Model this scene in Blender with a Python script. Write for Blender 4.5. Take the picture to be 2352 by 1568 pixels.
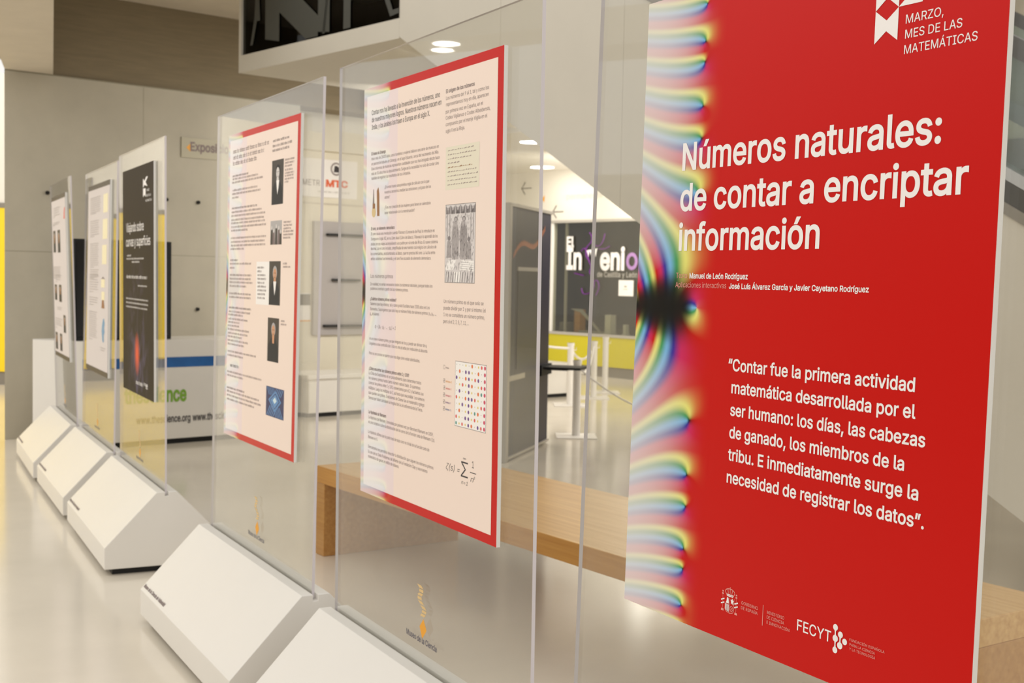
import bpy, bmesh, math, random, os
import numpy as np
from mathutils import Matrix, Vector, geometry
random.seed(7)
SC = bpy.context.scene
COL = SC.collection
for _o in list(bpy.data.objects):
    bpy.data.objects.remove(_o)

# ------------------------------------------------------------------ camera
cam_d = bpy.data.cameras.new('camera')
cam = bpy.data.objects.new('camera', cam_d); COL.objects.link(cam)
cam_d.sensor_width = 36.0
cam_d.lens = 44.383
_r = Vector((0.9998177, 0.0009639, 0.0190696)); _f = Vector((0.0, 0.998725, -0.050478))
_r.normalize(); _f = (_f - _r * _f.dot(_r)).normalized(); _u = _r.cross(_f)
cam.matrix_world = Matrix(((_r.x, _u.x, -_f.x, 0), (_r.y, _u.y, -_f.y, 0), (_r.z, _u.z, -_f.z, 1.416), (0, 0, 0, 1)))
cam_d.dof.use_dof = True
cam_d.dof.focus_distance = 2.15
cam_d.dof.aperture_fstop = 10
cam_d.clip_start = 0.05
SC.camera = cam

# ------------------------------------------------------------------ light
SC.view_settings.view_transform = 'Standard'
SC.view_settings.look = 'None'
SC.view_settings.gamma = 1.0
SC.view_settings.use_curve_mapping = False
SC.view_settings.exposure = 0.0
world = bpy.data.worlds.new('hall_daylight'); SC.world = world
world.use_nodes = True
_bg = world.node_tree.nodes['Background']
_bg.inputs[0].default_value = (1.0, 0.972, 0.93, 1)
_bg.inputs[1].default_value = 1.0
SC.cycles.max_bounces = 8
SC.cycles.transparent_max_bounces = 24
SC.cycles.glossy_bounces = 5
SC.cycles.diffuse_bounces = 4
SC.cycles.caustics_reflective = False
SC.cycles.caustics_refractive = False
SC.cycles.sample_clamp_indirect = 6.0

def area_light(name, loc, target, size, energy, color=(1, .96, .90), sy=None):
    d = bpy.data.lights.new(name, 'AREA'); d.energy = energy; d.color = color; d.size = size
    if sy: d.shape = 'RECTANGLE'; d.size_y = sy
    o = bpy.data.objects.new(name, d); COL.objects.link(o); o.location = loc
    o.rotation_euler = (Vector(target) - Vector(loc)).to_track_quat('-Z', 'Y').to_euler()
    return o
area_light('hall_fill_light', (-4.5, 1.0, 5.6), (-1.0, 5.0, 0.6), 3.5, 40)  # added soft light over the stands, no fitting there
area_light('bay_fill_light', (4.4, 14.2, 2.95), (3.0, 16.0, 0.2), 2.5, 240)  # added to brighten the bay under the low ceiling
area_light('bay_fill_light', (1.6, 16.6, 2.6), (.9, 19.2, 2.75), 1.6, 90)  # added to brighten the white wall above the window
area_light('bay_fill_light', (-0.6, 10.9, 2.95), (-1.6, 13.6, 1.4), 1.0, 60)  # added for the cream wall, faces away so it stays unseen
area_light('bay_fill_light', (1.6, 11.6, 3.0), (1.2, 12.2, 0), 1.8, 90)  # added light on the floor by the barrier
area_light('left_bay_fill_light', (-9.5, 11.0, 5.0), (-8.8, 15.3, .9), 3.5, 420)  # added to brighten the yellow wall that the acrylic mirrors
area_light('left_bay_fill_light', (-6.5, 5.0, 5.4), (-5.0, 7.5, 0), 3.5, 110)  # added light over the floor left of the stands

# ------------------------------------------------------------------ materials
def lin(c):
    return tuple(((v / 255.0) / 12.92 if v / 255.0 <= .04045 else ((v / 255.0 + .055) / 1.055) ** 2.4) for v in c)
def mat(name, rgb, rough=.5, metal=0.0, spec=.5, emit=0.0, noise=None, bump=None):
    """rgb in sRGB 0-255; noise=(scale, amount, (sx,sy,sz)); bump=(scale, strength)"""
    m = bpy.data.materials.new(name); m.use_nodes = True
    nt = m.node_tree; b = nt.nodes['Principled BSDF']
    c = lin(rgb)
    b.inputs['Base Color'].default_value = (*c, 1)
    b.inputs['Roughness'].default_value = rough
    b.inputs['Metallic'].default_value = metal
    b.inputs['Specular IOR Level'].default_value = spec
    if emit:
        b.inputs['Emission Color'].default_value = (*c, 1); b.inputs['Emission Strength'].default_value = emit
    if noise or bump:
        tc = nt.nodes.new('ShaderNodeTexCoord'); mp = nt.nodes.new('ShaderNodeMapping')
        nt.links.new(tc.outputs['Object'], mp.inputs[0])
        if noise:
            mp.inputs['Scale'].default_value = noise[2] if len(noise) > 2 else (1, 1, 1)
            n = nt.nodes.new('ShaderNodeTexNoise'); n.inputs['Scale'].default_value = noise[0]
            n.inputs['Detail'].default_value = 6; n.inputs['Roughness'].default_value = .6
            nt.links.new(mp.outputs[0], n.inputs['Vector'])
            r = nt.nodes.new('ShaderNodeValToRGB')
            a = noise[1]
            r.color_ramp.elements[0].position = .3; r.color_ramp.elements[1].position = .7
            r.color_ramp.elements[0].color = (*[v * (1 - a) for v in c], 1)
            r.color_ramp.elements[1].color = (*[min(1, v * (1 + a)) for v in c], 1)
            nt.links.new(n.outputs['Fac'], r.inputs[0]); nt.links.new(r.outputs[0], b.inputs['Base Color'])
        if bump:
            n2 = nt.nodes.new('ShaderNodeTexNoise'); n2.inputs['Scale'].default_value = bump[0]
            n2.inputs['Detail'].default_value = 4
            nt.links.new(mp.outputs[0], n2.inputs['Vector'])
            bp = nt.nodes.new('ShaderNodeBump'); bp.inputs['Strength'].default_value = bump[1]; bp.inputs['Distance'].default_value = .01
            nt.links.new(n2.outputs['Fac'], bp.inputs['Height']); nt.links.new(bp.outputs[0], b.inputs['Normal'])
    return m
def emis(name, rgb, s):
    m = bpy.data.materials.new(name); m.use_nodes = True; nt = m.node_tree; nt.nodes.clear()
    e = nt.nodes.new('ShaderNodeEmission'); e.inputs[0].default_value = (*lin(rgb), 1); e.inputs[1].default_value = s
    o = nt.nodes.new('ShaderNodeOutputMaterial'); nt.links.new(e.outputs[0], o.inputs[0]); return m
def clear(name, ior=1.49, haze=.05, tint=(248, 248, 246), haze_rgb=(225, 220, 210), haze_noise=True):
    """thin clear sheet: transparent body, Fresnel mirror on each face, a little diffuse haze (scuffs, reflected veil)"""
    m = bpy.data.materials.new(name); m.use_nodes = True; nt = m.node_tree; nt.nodes.clear()
    N = nt.nodes.new; L = nt.links.new
    out = N('ShaderNodeOutputMaterial'); tr = N('ShaderNodeBsdfTransparent'); tr.inputs[0].default_value = (*lin(tint), 1)
    gl = N('ShaderNodeBsdfGlossy'); gl.inputs['Roughness'].default_value = .02
    geo = N('ShaderNodeNewGeometry')
    mx = N('ShaderNodeMath'); mx.operation = 'MULTIPLY_ADD'
    mx.inputs[1].default_value = (1 / ior - ior); mx.inputs[2].default_value = ior
    L(geo.outputs['Backfacing'], mx.inputs[0])
    fr = N('ShaderNodeFresnel'); L(mx.outputs[0], fr.inputs['IOR'])
    m1 = N('ShaderNodeMixShader'); L(fr.outputs[0], m1.inputs[0]); L(tr.outputs[0], m1.inputs[1]); L(gl.outputs[0], m1.inputs[2])
    df = N('ShaderNodeBsdfDiffuse'); df.inputs[0].default_value = (*lin(haze_rgb), 1)
    tl = N('ShaderNodeBsdfTranslucent'); tl.inputs[0].default_value = (*lin(haze_rgb), 1)
    ad = N('ShaderNodeMixShader'); ad.inputs[0].default_value = .5; L(df.outputs[0], ad.inputs[1]); L(tl.outputs[0], ad.inputs[2])
    m2 = N('ShaderNodeMixShader'); L(m1.outputs[0], m2.inputs[1]); L(ad.outputs[0], m2.inputs[2])
    if haze_noise:
        tc = N('ShaderNodeTexCoord'); n = N('ShaderNodeTexNoise'); n.inputs['Scale'].default_value = 5; n.inputs['Detail'].default_value = 5
        L(tc.outputs['Object'], n.inputs['Vector'])
        mr = N('ShaderNodeMapRange'); mr.inputs[1].default_value = .35; mr.inputs[2].default_value = .8
        mr.inputs[3].default_value = haze * .6; mr.inputs[4].default_value = haze * 1.9
        L(n.outputs['Fac'], mr.inputs[0]); L(mr.outputs[0], m2.inputs[0])
    else:
        m2.inputs[0].default_value = haze
    L(m2.outputs[0], out.inputs[0]); return m

M = {}
M['floor'] = mat('polished_stone_floor', (222, 213, 197), .14, spec=.55, noise=(.9, .07), bump=(2.0, .02))
M['concrete'] = mat('smooth_concrete', (184, 177, 160), .8, noise=(2.2, .07), bump=(30, .08))
M['concrete_dark'] = mat('board_formed_concrete', (134, 121, 97), .85, noise=(3.0, .09, (1, 1, 12)), bump=(12, .2))  # board-formed finish; the darker colour also carries weaker light up there
M['joint'] = mat('wall_joint', (150, 143, 124), .85)
M['beam'] = mat('cream_render', (205, 196, 180), .8, noise=(4, .04))
M['plaster'] = mat('white_plaster', (226, 221, 210), .7, noise=(3, .015))
M['plaster_grey'] = mat('warm_grey_panel', (205, 199, 186), .55, noise=(2.5, .02))
M['cream'] = mat('cream_wall_paint', (228, 221, 203), .7, noise=(3, .02))
M['hole'] = mat('dark_recess', (30, 26, 22), .9)
M['base'] = mat('white_lacquer', (224, 220, 213), .38, noise=(3, .01))
M['black'] = mat('black_matt', (10, 10, 10), .6)
M['screen'] = mat('black_screen_glass', (6, 6, 8), .25)
M['board'] = mat('white_foam_board', (240, 238, 234), .6)
M['red'] = mat('red_print', (196, 9, 2), .34, spec=.17)
M['ink_white'] = mat('white_print', (240, 236, 234), .5)
M['ink_pale'] = mat('pale_pink_print', (228, 150, 140), .5)
M['ink_grey'] = mat('grey_brown_print', (124, 108, 106), .6)
M['ink_mid'] = mat('soft_grey_print', (150, 132, 128), .6)
M['ink_dark'] = mat('dark_grey_print', (52, 46, 48), .6)
M['cream_print'] = mat('cream_print', (240, 221, 209), .45, spec=.35)
M['white_print'] = mat('clean_white_print', (244, 240, 236), .5)
M['matte_print'] = mat('matte_white_print', (214, 206, 202), .75, spec=.15)
M['yellow'] = mat('yellow_panel', (240, 206, 12), .45)
M['yellow_right'] = mat('mustard_yellow_panel', (196, 184, 26), .5)
M['skirt'] = mat('grey_skirting', (128, 122, 112), .5)
M['alu'] = mat('grey_aluminium', (186, 180, 170), .35, metal=.3)
M['alu_white'] = mat('white_metal', (232, 228, 222), .4)
M['edge'] = mat('acrylic_edge', (208, 201, 204), .25)
M['acrylic'] = clear('clear_acrylic', 1.5, .032)  # haze holds scuffs plus a painted veil of reflected floor light
M['acrylic_low_haze'] = clear('low_haze_acrylic', 1.5, .010)  # less of that haze, so the mirrored yellow stays deep
M['box_glass'] = clear('tinted_glass', 1.25, .0, tint=(190, 190, 185), haze_noise=False)
M['glass'] = clear('window_glass', 1.5, .015, tint=(225, 225, 215), haze_noise=False)
M['navy'] = mat('navy_panel', (26, 20, 48), .45)
M['navy_dark'] = mat('dark_navy_print', (22, 23, 36), .4, noise=(5, .4))
M['inset'] = mat('dark_inset', (16, 20, 18), .4)
M['orange'] = mat('orange_ink', (232, 160, 30), .5)
M['ring_red'] = mat('red_ink', (206, 40, 44), .5)
M['purple'] = mat('purple_vinyl', (112, 26, 136), .5)
M['lilac'] = mat('lilac_vinyl', (160, 118, 176), .5)
M['blue'] = mat('blue_print', (28, 92, 158), .5, noise=(6, .2))
M['green'] = mat('green_print', (122, 168, 50), .5)
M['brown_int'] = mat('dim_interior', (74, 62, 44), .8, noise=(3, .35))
M['rubber'] = mat('black_rubber', (16, 16, 18), .4)
M['steel'] = mat('brushed_steel', (190, 192, 194), .25, metal=.7)
M['bglass'] = clear('balustrade_glass', 1.5, .1, tint=(200, 212, 210), haze_rgb=(190, 205, 205), haze_noise=False)
M['lamp'] = emis('lit_lamp', (255, 250, 238), 30)
M['bone'] = mat('bone_ink', (150, 104, 62), .6); M['bone2'] = mat('pale_bone_ink', (214, 190, 140), .6)
M['paper'] = mat('old_paper_print', (228, 221, 200), .6)

def wood(name, dark, light):
    m = bpy.data.materials.new(name); m.use_nodes = True; nt = m.node_tree; b = nt.nodes['Principled BSDF']
    tc = nt.nodes.new('ShaderNodeTexCoord'); mp = nt.nodes.new('ShaderNodeMapping'); mp.inputs['Scale'].default_value = (.8, 22, 22)
    n = nt.nodes.new('ShaderNodeTexNoise'); n.inputs['Scale'].default_value = 2.2; n.inputs['Detail'].default_value = 8; n.inputs['Roughness'].default_value = .62
    r = nt.nodes.new('ShaderNodeValToRGB'); r.color_ramp.elements[0].position = .3; r.color_ramp.elements[1].position = .72
    r.color_ramp.elements[0].color = (*lin(dark), 1); r.color_ramp.elements[1].color = (*lin(light), 1)
    nt.links.new(tc.outputs['Object'], mp.inputs[0]); nt.links.new(mp.outputs[0], n.inputs['Vector']); nt.links.new(n.outputs['Fac'], r.inputs[0])
    nt.links.new(r.outputs[0], b.inputs['Base Color']); b.inputs['Roughness'].default_value = .28
    return m
M['oak'] = wood('light_oak', (196, 148, 84), (226, 184, 122))
M['oak_side'] = wood('oak_edge', (184, 126, 50), (208, 154, 76))
M['oak_leg'] = wood('oak_leg', (176, 124, 62), (200, 152, 88))

def vcol_mat(name, rough=.34):
    m = bpy.data.materials.new(name); m.use_nodes = True; nt = m.node_tree; b = nt.nodes['Principled BSDF']
    a = nt.nodes.new('ShaderNodeAttribute'); a.attribute_name = 'print'
    nt.links.new(a.outputs['Color'], b.inputs['Base Color']); b.inputs['Roughness'].default_value = rough; b.inputs['Specular IOR Level'].default_value = .17
    return m
M['phase'] = vcol_mat('phase_portrait_print')

# ------------------------------------------------------------------ mesh helpers
def link(o, parent=None):
    COL.objects.link(o)
    if parent: o.parent = parent
    return o
def tag(o, label=None, cat=None, group=None, kind=None):
    if label: o['label'] = label
    if cat: o['category'] = cat
    if group: o['group'] = group
    if kind: o['kind'] = kind
    return o
class MB:
    """collects polygons with material slots"""
    def __init__(s): s.v = []; s.f = []; s.m = []; s.mats = []
    def mi(s, mt):
        if mt not in s.mats: s.mats.append(mt)
        return s.mats.index(mt)
    def poly(s, pts, mt, X=None):
        b = len(s.v); s.v += [tuple(X @ Vector(p)) if X else tuple(p) for p in pts]
        s.f.append(tuple(range(b, b + len(pts)))); s.m.append(s.mi(mt))
    def box(s, x0, x1, y0, y1, z0, z1, mt, X=None, sides=None):
        P = [(x0, y0, z0), (x1, y0, z0), (x1, y1, z0), (x0, y1, z0), (x0, y0, z1), (x1, y0, z1), (x1, y1, z1), (x0, y1, z1)]
        b = len(s.v); s.v += [tuple(X @ Vector(p)) if X else p for p in P]
        for k, f in enumerate([(0, 3, 2, 1), (4, 5, 6, 7), (0, 1, 5, 4), (1, 2, 6, 5), (2, 3, 7, 6), (3, 0, 4, 7)]):
            s.f.append(tuple(b + i for i in f)); s.m.append(s.mi(sides[k] if sides and sides.get(k) else mt))
    def prism(s, pts, z0, z1, mt, X=None):
        """polygon (x,y) ccw extruded in z"""
        n = len(pts); b = len(s.v)
        s.v += [tuple(X @ Vector((x, y, z0))) if X else (x, y, z0) for x, y in pts] + [tuple(X @ Vector((x, y, z1))) if X else (x, y, z1) for x, y in pts]
        k = s.mi(mt)
        s.f.append(tuple(b + i for i in reversed(range(n)))); s.m.append(k)
        s.f.append(tuple(b + n + i for i in range(n))); s.m.append(k)
        for i in range(n):
            j = (i + 1) % n; s.f.append((b + i, b + j, b + n + j, b + n + i)); s.m.append(k)
    def disc(s, c, r, mt, X=None, n=16, axis='z', ry=None):
        pts = []
        for i in range(n):
            a = 2 * math.pi * i / n; x = r * math.cos(a); y = (ry or r) * math.sin(a)
            pts.append((c[0] + x, c[1] + y, c[2]) if axis == 'z' else (c[0] + x, c[1], c[2] + y))
        s.poly(pts, mt, X)
    def cyl(s, c, r, z0, z1, mt, X=None, n=16):
        s.prism([(c[0] + r * math.cos(2 * math.pi * i / n), c[1] + r * math.sin(2 * math.pi * i / n)) for i in range(n)], z0, z1, mt, X)
    def tube(s, path, r, mt, n=8):
        P = [Vector(p) for p in path]; b = len(s.v); k = s.mi(mt)
        for i, p in enumerate(P):
            t = (P[min(i + 1, len(P) - 1)] - P[max(i - 1, 0)]).normalized()
            a = t.cross(Vector((0, 0, 1)))
            if a.length < 1e-4: a = t.cross(Vector((1, 0, 0)))
            a.normalize(); c = t.cross(a)
            for j in range(n):
                w = 2 * math.pi * j / n; s.v.append(tuple(p + a * r * math.cos(w) + c * r * math.sin(w)))
        for i in range(len(P) - 1):
            for j in range(n):
                q = (j + 1) % n; s.f.append((b + i * n + j, b + i * n + q, b + (i + 1) * n + q, b + (i + 1) * n + j)); s.m.append(k)
        s.f.append(tuple(b + j for j in range(n))); s.m.append(k)
        s.f.append(tuple(b + (len(P) - 1) * n + j for j in reversed(range(n)))); s.m.append(k)
    def build(s, name, parent=None, bevel=0, smooth=False):
        me = bpy.data.meshes.new(name); me.from_pydata(s.v, [], s.f)
        for m_ in s.mats: me.materials.append(m_)
        me.polygons.foreach_set('material_index', s.m)
        if smooth: me.polygons.foreach_set('use_smooth', [True] * len(s.f))
        me.update()
        o = bpy.data.objects.new(name, me); link(o, parent)
        if bevel:
            md = o.modifiers.new('bevel', 'BEVEL'); md.width = bevel; md.segments = 2; md.limit_method = 'ANGLE'
        return o
def empty(name, loc=(0, 0, 0), rz=0.0, mw=None):
    o = bpy.data.objects.new(name, None); COL.objects.link(o); o.empty_display_size = .1
    if mw is not None: o.matrix_world = mw
    else: o.location = loc; o.rotation_euler = (0, 0, rz)
    return o

# ------------------------------------------------------------------ lettering
FONT = None
try:
    _p = os.path.join(bpy.utils.system_resource('DATAFILES'), 'fonts', 'Inter.woff2')
    if os.path.exists(_p): FONT = bpy.data.fonts.load(_p)
except Exception:
    FONT = None
_G = {}
def glyph(c, res):
    """closed contours of one glyph at size 1, plus its advance width"""
    key = (c, res)
    if key in _G: return _G[key]
    def splines(t):
        cu = bpy.data.curves.new('t', 'FONT'); cu.body = t; cu.size = 1
        if FONT: cu.font = FONT
        o = bpy.data.objects.new('t', cu); COL.objects.link(o)
        dg = bpy.context.evaluated_depsgraph_get()
        cv = o.evaluated_get(dg).to_curve(dg)
        out = []
        for sp in cv.splines:
            P = []
            if sp.type == 'BEZIER':
                bp = sp.bezier_points; n = len(bp)
                for i in range(n):
                    p, q = bp[i], bp[(i + 1) % n]
                    straight = (p.co - p.handle_right).length < 1e-5 and (q.co - q.handle_left).length < 1e-5
                    d = (q.co - p.co).normalized() if (q.co - p.co).length > 1e-6 else Vector((1, 0, 0))
                    if not straight:
                        h1, h2 = p.handle_right - p.co, q.handle_left - p.co
                        straight = abs(h1.x * d.y - h1.y * d.x) < 1e-4 and abs(h2.x * d.y - h2.y * d.x) < 1e-4
                    k = 1 if straight else res
                    for j in range(k):
                        t_ = j / k; m_ = 1 - t_
                        v = m_ ** 3 * p.co + 3 * m_ * m_ * t_ * p.handle_right + 3 * m_ * t_ * t_ * q.handle_left + t_ ** 3 * q.co
                        P.append((v.x, v.y))
            else:
                P = [(v.co.x, v.co.y) for v in sp.points]
            R = []
            for v in P:
                if not R or abs(v[0] - R[-1][0]) + abs(v[1] - R[-1][1]) > 1e-5: R.append(v)
            if len(R) > 1 and abs(R[0][0] - R[-1][0]) + abs(R[0][1] - R[-1][1]) < 1e-5: R.pop()
            if len(R) > 2: out.append(np.array(R))
        o.evaluated_get(dg).to_curve_clear()
        bpy.data.objects.remove(o); bpy.data.curves.remove(cu)
        return out
    mn = lambda S: min(p[:, 0].min() for p in S)
    base = mn(splines('II')[:1]); _ii = splines('II')
    S = [] if c == ' ' else splines(c)
    w2_ = splines(c + 'I')
    advI = max(p[:, 0].min() for p in _ii)
    adv = max(p[:, 0].min() for p in w2_) - min(p[:, 0].min() for p in splines('I'))
    _G[key] = (S, adv); return _G[key]
_T = {}
def filled(c, res, bold):
    key = (c, res, round(bold, 4))
    if key in _T: return _T[key]
    S, adv = glyph(c, res)
    if not S: _T[key] = (np.zeros((0, 2)), [], adv); return _T[key]
    # outward side decided by the signed area of the largest contour
    ar = [0.5 * float(np.sum(p[:, 0] * np.roll(p[:, 1], -1) - np.roll(p[:, 0], -1) * p[:, 1])) for p in S]
    sgn = 1 if ar[int(np.argmax(np.abs(ar)))] > 0 else -1
    C = []
    for p in S:
        d0 = p - np.roll(p, 1, 0); d1 = np.roll(p, -1, 0) - p
        d0 /= np.linalg.norm(d0, axis=1)[:, None] + 1e-12; d1 /= np.linalg.norm(d1, axis=1)[:, None] + 1e-12
        n0 = np.stack([d0[:, 1], -d0[:, 0]], 1); n1 = np.stack([d1[:, 1], -d1[:, 0]], 1)
        nm = n0 + n1; L = np.linalg.norm(nm, axis=1); nm = nm / (L[:, None] + 1e-9); k = 1 / np.maximum(np.sum(nm * n1, 1), .5)
        C.append(p + nm * (k * bold * sgn)[:, None])
    V = [Vector((float(x), float(y))) for p in C for x, y in p]; E_ = []; n = 0
    for p in C: E_ += [(n + i, n + (i + 1) % len(p)) for i in range(len(p))]; n += len(p)
    vo, eo, fo, *_r = geometry.delaunay_2d_cdt(V, E_, [], 0, 1e-6)
    vo = np.array([(v.x, v.y) for v in vo]); F = []
    A = np.concatenate(C); B = np.concatenate([np.roll(p, -1, 0) for p in C])
    for f in fo:
        c_ = vo[list(f)].mean(0)
        up = (A[:, 1] <= c_[1]) & (B[:, 1] > c_[1]); dn = (A[:, 1] > c_[1]) & (B[:, 1] <= c_[1])
        cr_ = (B[:, 0] - A[:, 0]) * (c_[1] - A[:, 1]) - (c_[0] - A[:, 0]) * (B[:, 1] - A[:, 1])
        if int(np.sum(up & (cr_ > 0))) - int(np.sum(dn & (cr_ < 0))): F.append(tuple(f))
    _T[key] = (vo, F, adv); return _T[key]
_h = glyph('H', 1)[0]; CAP = max(float(p[:, 1].max()) for p in _h)
def add_text(mb, rows, mp, w, mt, res=2, bold=0.0, boldadd=.02, capk=1.0):
    """rows: (text, u0, u1, baseline v, cap height, flag); mp maps (u,v,w) to local space"""
    for t, u0, u1, v, cap, fl in rows:
        bd = bold + (boldadd if fl == 1 else 0); x = 0.0; G_ = []
        for c in t:
            vo, F, adv = filled(c, res, bd)
            if len(vo): G_.append((x, vo, F))
            x += adv
        x0 = min(x_ + vo[:, 0].min() for x_, vo, F in G_); x1 = max(x_ + vo[:, 0].max() for x_, vo, F in G_)
        sx = (u1 - u0) / max(x1 - x0, 1e-6); sy = cap * capk / CAP; sh = .25 if fl == 2 else 0
        k = mb.mi(mt)
        for x_, vo, F in G_:
            b = len(mb.v)
            mb.v += [tuple(mp(u0 + (x_ + a - x0 + sh * c_) * sx, v + c_ * sy, w)) for a, c_ in vo]
            mb.f += [tuple(b + i for i in f) for f in F]; mb.m += [k] * len(F)
def words(rows, bold=0.0, res=2):
    """split rows into one row per word, keeping each word's own place on the line"""
    out = []
    for t, u0, u1, v, cap, fl in rows:
        x = 0.0; E = []
        for c in t:
            vo, F, adv = filled(c, res, bold)
            E.append((c, x + vo[:, 0].min(), x + vo[:, 0].max()) if len(vo) else (c, None, None)); x += adv
        a0 = min(e[1] for e in E if e[1] is not None); a1 = max(e[2] for e in E if e[2] is not None); k = (u1 - u0) / (a1 - a0)
        w, lo, hi = '', None, None
        for c, p, q in E + [(' ', None, None)]:
            if p is None:
                if w: out.append((w, u0 + (lo - a0) * k, u0 + (hi - a0) * k, v, cap, fl))
                w, lo, hi = '', None, None
            else:
                w += c; lo = p if lo is None else min(lo, p); hi = q if hi is None else max(hi, q)
    return out
def add_bars(mb, rows, mp, w, mt, mt_bold=None):
    """rows of lettering too small to read: short strokes set as words"""
    rnd = random.Random(11)
    for u0, u1, v, cap, fl in rows:
        u = u0; m_ = mt_bold if (fl == 1 and mt_bold) else mt
        while u < u1 - .004:
            L = min(rnd.choice([.01, .016, .024, .032, .042, .05]) * (1.4 if cap > .012 else 1), u1 - u)
            nst = max(2, int(L / (cap * .55)))
            for i in range(nst):
                a = u + L * i / nst; b = a + L / nst * .42
                h = cap * (.72 if rnd.random() > .25 else 1.0)
                mb.poly([mp(a, v, w), mp(b, v, w), mp(b, v + h, w), mp(a, v + h, w)], m_)
            mb.poly([mp(u, v + cap * .02, w), mp(u + L, v + cap * .02, w), mp(u + L, v + cap * .13, w), mp(u, v + cap * .13, w)], m_)
            mb.poly([mp(u, v + cap * .56, w), mp(u + L, v + cap * .56, w), mp(u + L, v + cap * .70, w), mp(u, v + cap * .70, w)], m_)
            u += L + cap * .6
def rect(mb, mp, u0, u1, v0, v1, w, mt):
    mb.poly([mp(u0, v0, w), mp(u1, v0, w), mp(u1, v1, w), mp(u0, v1, w)], mt)

# ------------------------------------------------------------------ phase portrait of the zeta function
def cgamma(z):
    g = 7; p = [0.99999999999980993, 676.5203681218851, -1259.1392167224028, 771.32342877765313, -176.61502916214059, 12.507343278686905, -0.13857109526572012, 9.9843695780195716e-6, 1.5056327351493116e-7]
    z = z - 1; x = np.full_like(z, p[0])
    for i in range(1, 9): x = x + p[i] / (z + i)
    t = z + g + .5
    return np.sqrt(2 * np.pi) * np.exp((z + .5) * np.log(t) - t) * x
def zeta(s):
    def em(s):
        N = 45; r = np.zeros_like(s)
        for n in range(1, N): r += np.exp(-s * np.log(n))
        r += np.exp((1 - s) * np.log(N)) / (s - 1) + .5 * np.exp(-s * np.log(N))
        B = [1 / 6, -1 / 30, 1 / 42, -1 / 30, 5 / 66, -691 / 2730]; term = s * np.exp((-s - 1) * np.log(N)); f = 1.0
        for k, b in enumerate(B):
            m = 2 * (k + 1); f = math.factorial(m)
            r += b / f * term; term = term * (s + m - 1) * (s + m) / N ** 2
        return r
    out = np.empty_like(s); hi = s.real >= .5
    out[hi] = em(s[hi]); q = s[~hi]
    out[~hi] = np.exp(q * np.log(2)) * np.exp((q - 1) * np.log(np.pi)) * np.sin(np.pi * q / 2) * cgamma(1 - q) * em(1 - q)
    return out
HUES = np.array([lin(c) for c in [(196, 9, 2), (226, 222, 120), (70, 152, 92), (118, 178, 222), (58, 44, 150), (200, 36, 92), (196, 9, 2)]])
def phase_rgb(u, v, ph):
    s = (.5 + (u - .1853) / .01465) + 1j * (v - ph / 2) / .01465 + 1e-6
    z = zeta(s.astype(complex)); m = np.abs(z) + 1e-9; a = (np.angle(z) / (2 * np.pi)) % 1.0
    h = a * 6; i = np.minimum(h.astype(int), 5); f = (h - i); f = f * f * (3 - 2 * f) * .6 + f * .4
    c = HUES[i] * (1 - f[..., None]) + HUES[i + 1] * f[..., None]
    L = np.maximum(np.log10(m), 0); w = (.82 * (1 - np.exp(-.32 * np.maximum(L - .03, 0))))[..., None]
    c = c * (1 - w) + np.array(lin((226, 222, 220))) * w
    c = c * (1 - np.exp(-(3.0 * m) ** 1.55))[..., None]
    k = np.clip((u - .215) / .0295, 0, 1)[..., None]
    return c * (1 - k) + HUES[0] * k
def phase_grid(name, mp, u0, u1, v0, v1, ph, w, step, parent, veil=0.0, veil_rgb=(240, 235, 235)):
    nu = max(2, int((u1 - u0) / step) + 1); nv = max(2, int((v1 - v0) / step) + 1)
    U, V = np.meshgrid(np.linspace(u0, u1, nu), np.linspace(v0, v1, nv))
    C = phase_rgb(U, V, ph)
    if veil: C = C * (1 - veil) + np.array(lin(veil_rgb)) * veil
    vs = [tuple(mp(a, b, w)) for a, b in zip(U.ravel(), V.ravel())]
    fs = [(j * nu + i, j * nu + i + 1, (j + 1) * nu + i + 1, (j + 1) * nu + i) for j in range(nv - 1) for i in range(nu - 1)]
    me = bpy.data.meshes.new(name); me.from_pydata(vs, [], fs)
    at = me.color_attributes.new('print', 'FLOAT_COLOR', 'POINT')
    rgba = np.ones((nu * nv, 4)); rgba[:, :3] = C.reshape(-1, 3); at.data.foreach_set('color', rgba.ravel().astype(np.float32))
    me.materials.append(M['phase']); me.update()
    o = bpy.data.objects.new(name, me); return link(o, parent)
TITLE=[('Números naturales:', 0.1305, 0.7471, 0.8353, 0.0481, 0), ('de contar a encriptar', 0.1291, 0.8003, 0.7606, 0.0482, 0), ('información', 0.1293, 0.5068, 0.6873, 0.0483, 0)]
CREDIT=[('Texto', 0.1263, 0.1604, 0.6355, 0.0097, 0), ('Manuel de León Rodríguez', 0.1675, 0.3336, 0.6352, 0.0095, 1), ('Aplicaciones interactivas', 0.1255, 0.276, 0.6184, 0.0097, 0), ('José Luís Álvarez García y Javier Cayetano Rodríguez', 0.2833, 0.6209, 0.6182, 0.0091, 1)]
QUOTE=[('“Contar fue la primera actividad', 0.2917, 0.7231, 0.4749, 0.0202, 0), ('matemática desarrollada por el', 0.3032, 0.727, 0.4358, 0.0201, 0), ('ser humano: los días, las cabezas', 0.3027, 0.748, 0.3964, 0.0201, 0), ('de ganado, los miembros de la', 0.3031, 0.7104, 0.357, 0.0201, 0), ('tribu. E inmediatamente surge la', 0.3025, 0.7405, 0.3176, 0.0202, 0), ('necesidad de registrar los datos”.', 0.3015, 0.7539, 0.2779, 0.0202, 0)]
HEAD=[('MARZO,', 0.6679, 0.7393, 1.0161, 0.0129, 0), ('MES DE LAS', 0.6679, 0.7744, 0.9941, 0.0129, 0), ('MATEMÁTICAS', 0.6674, 0.8026, 0.9715, 0.0129, 0)]
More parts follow.
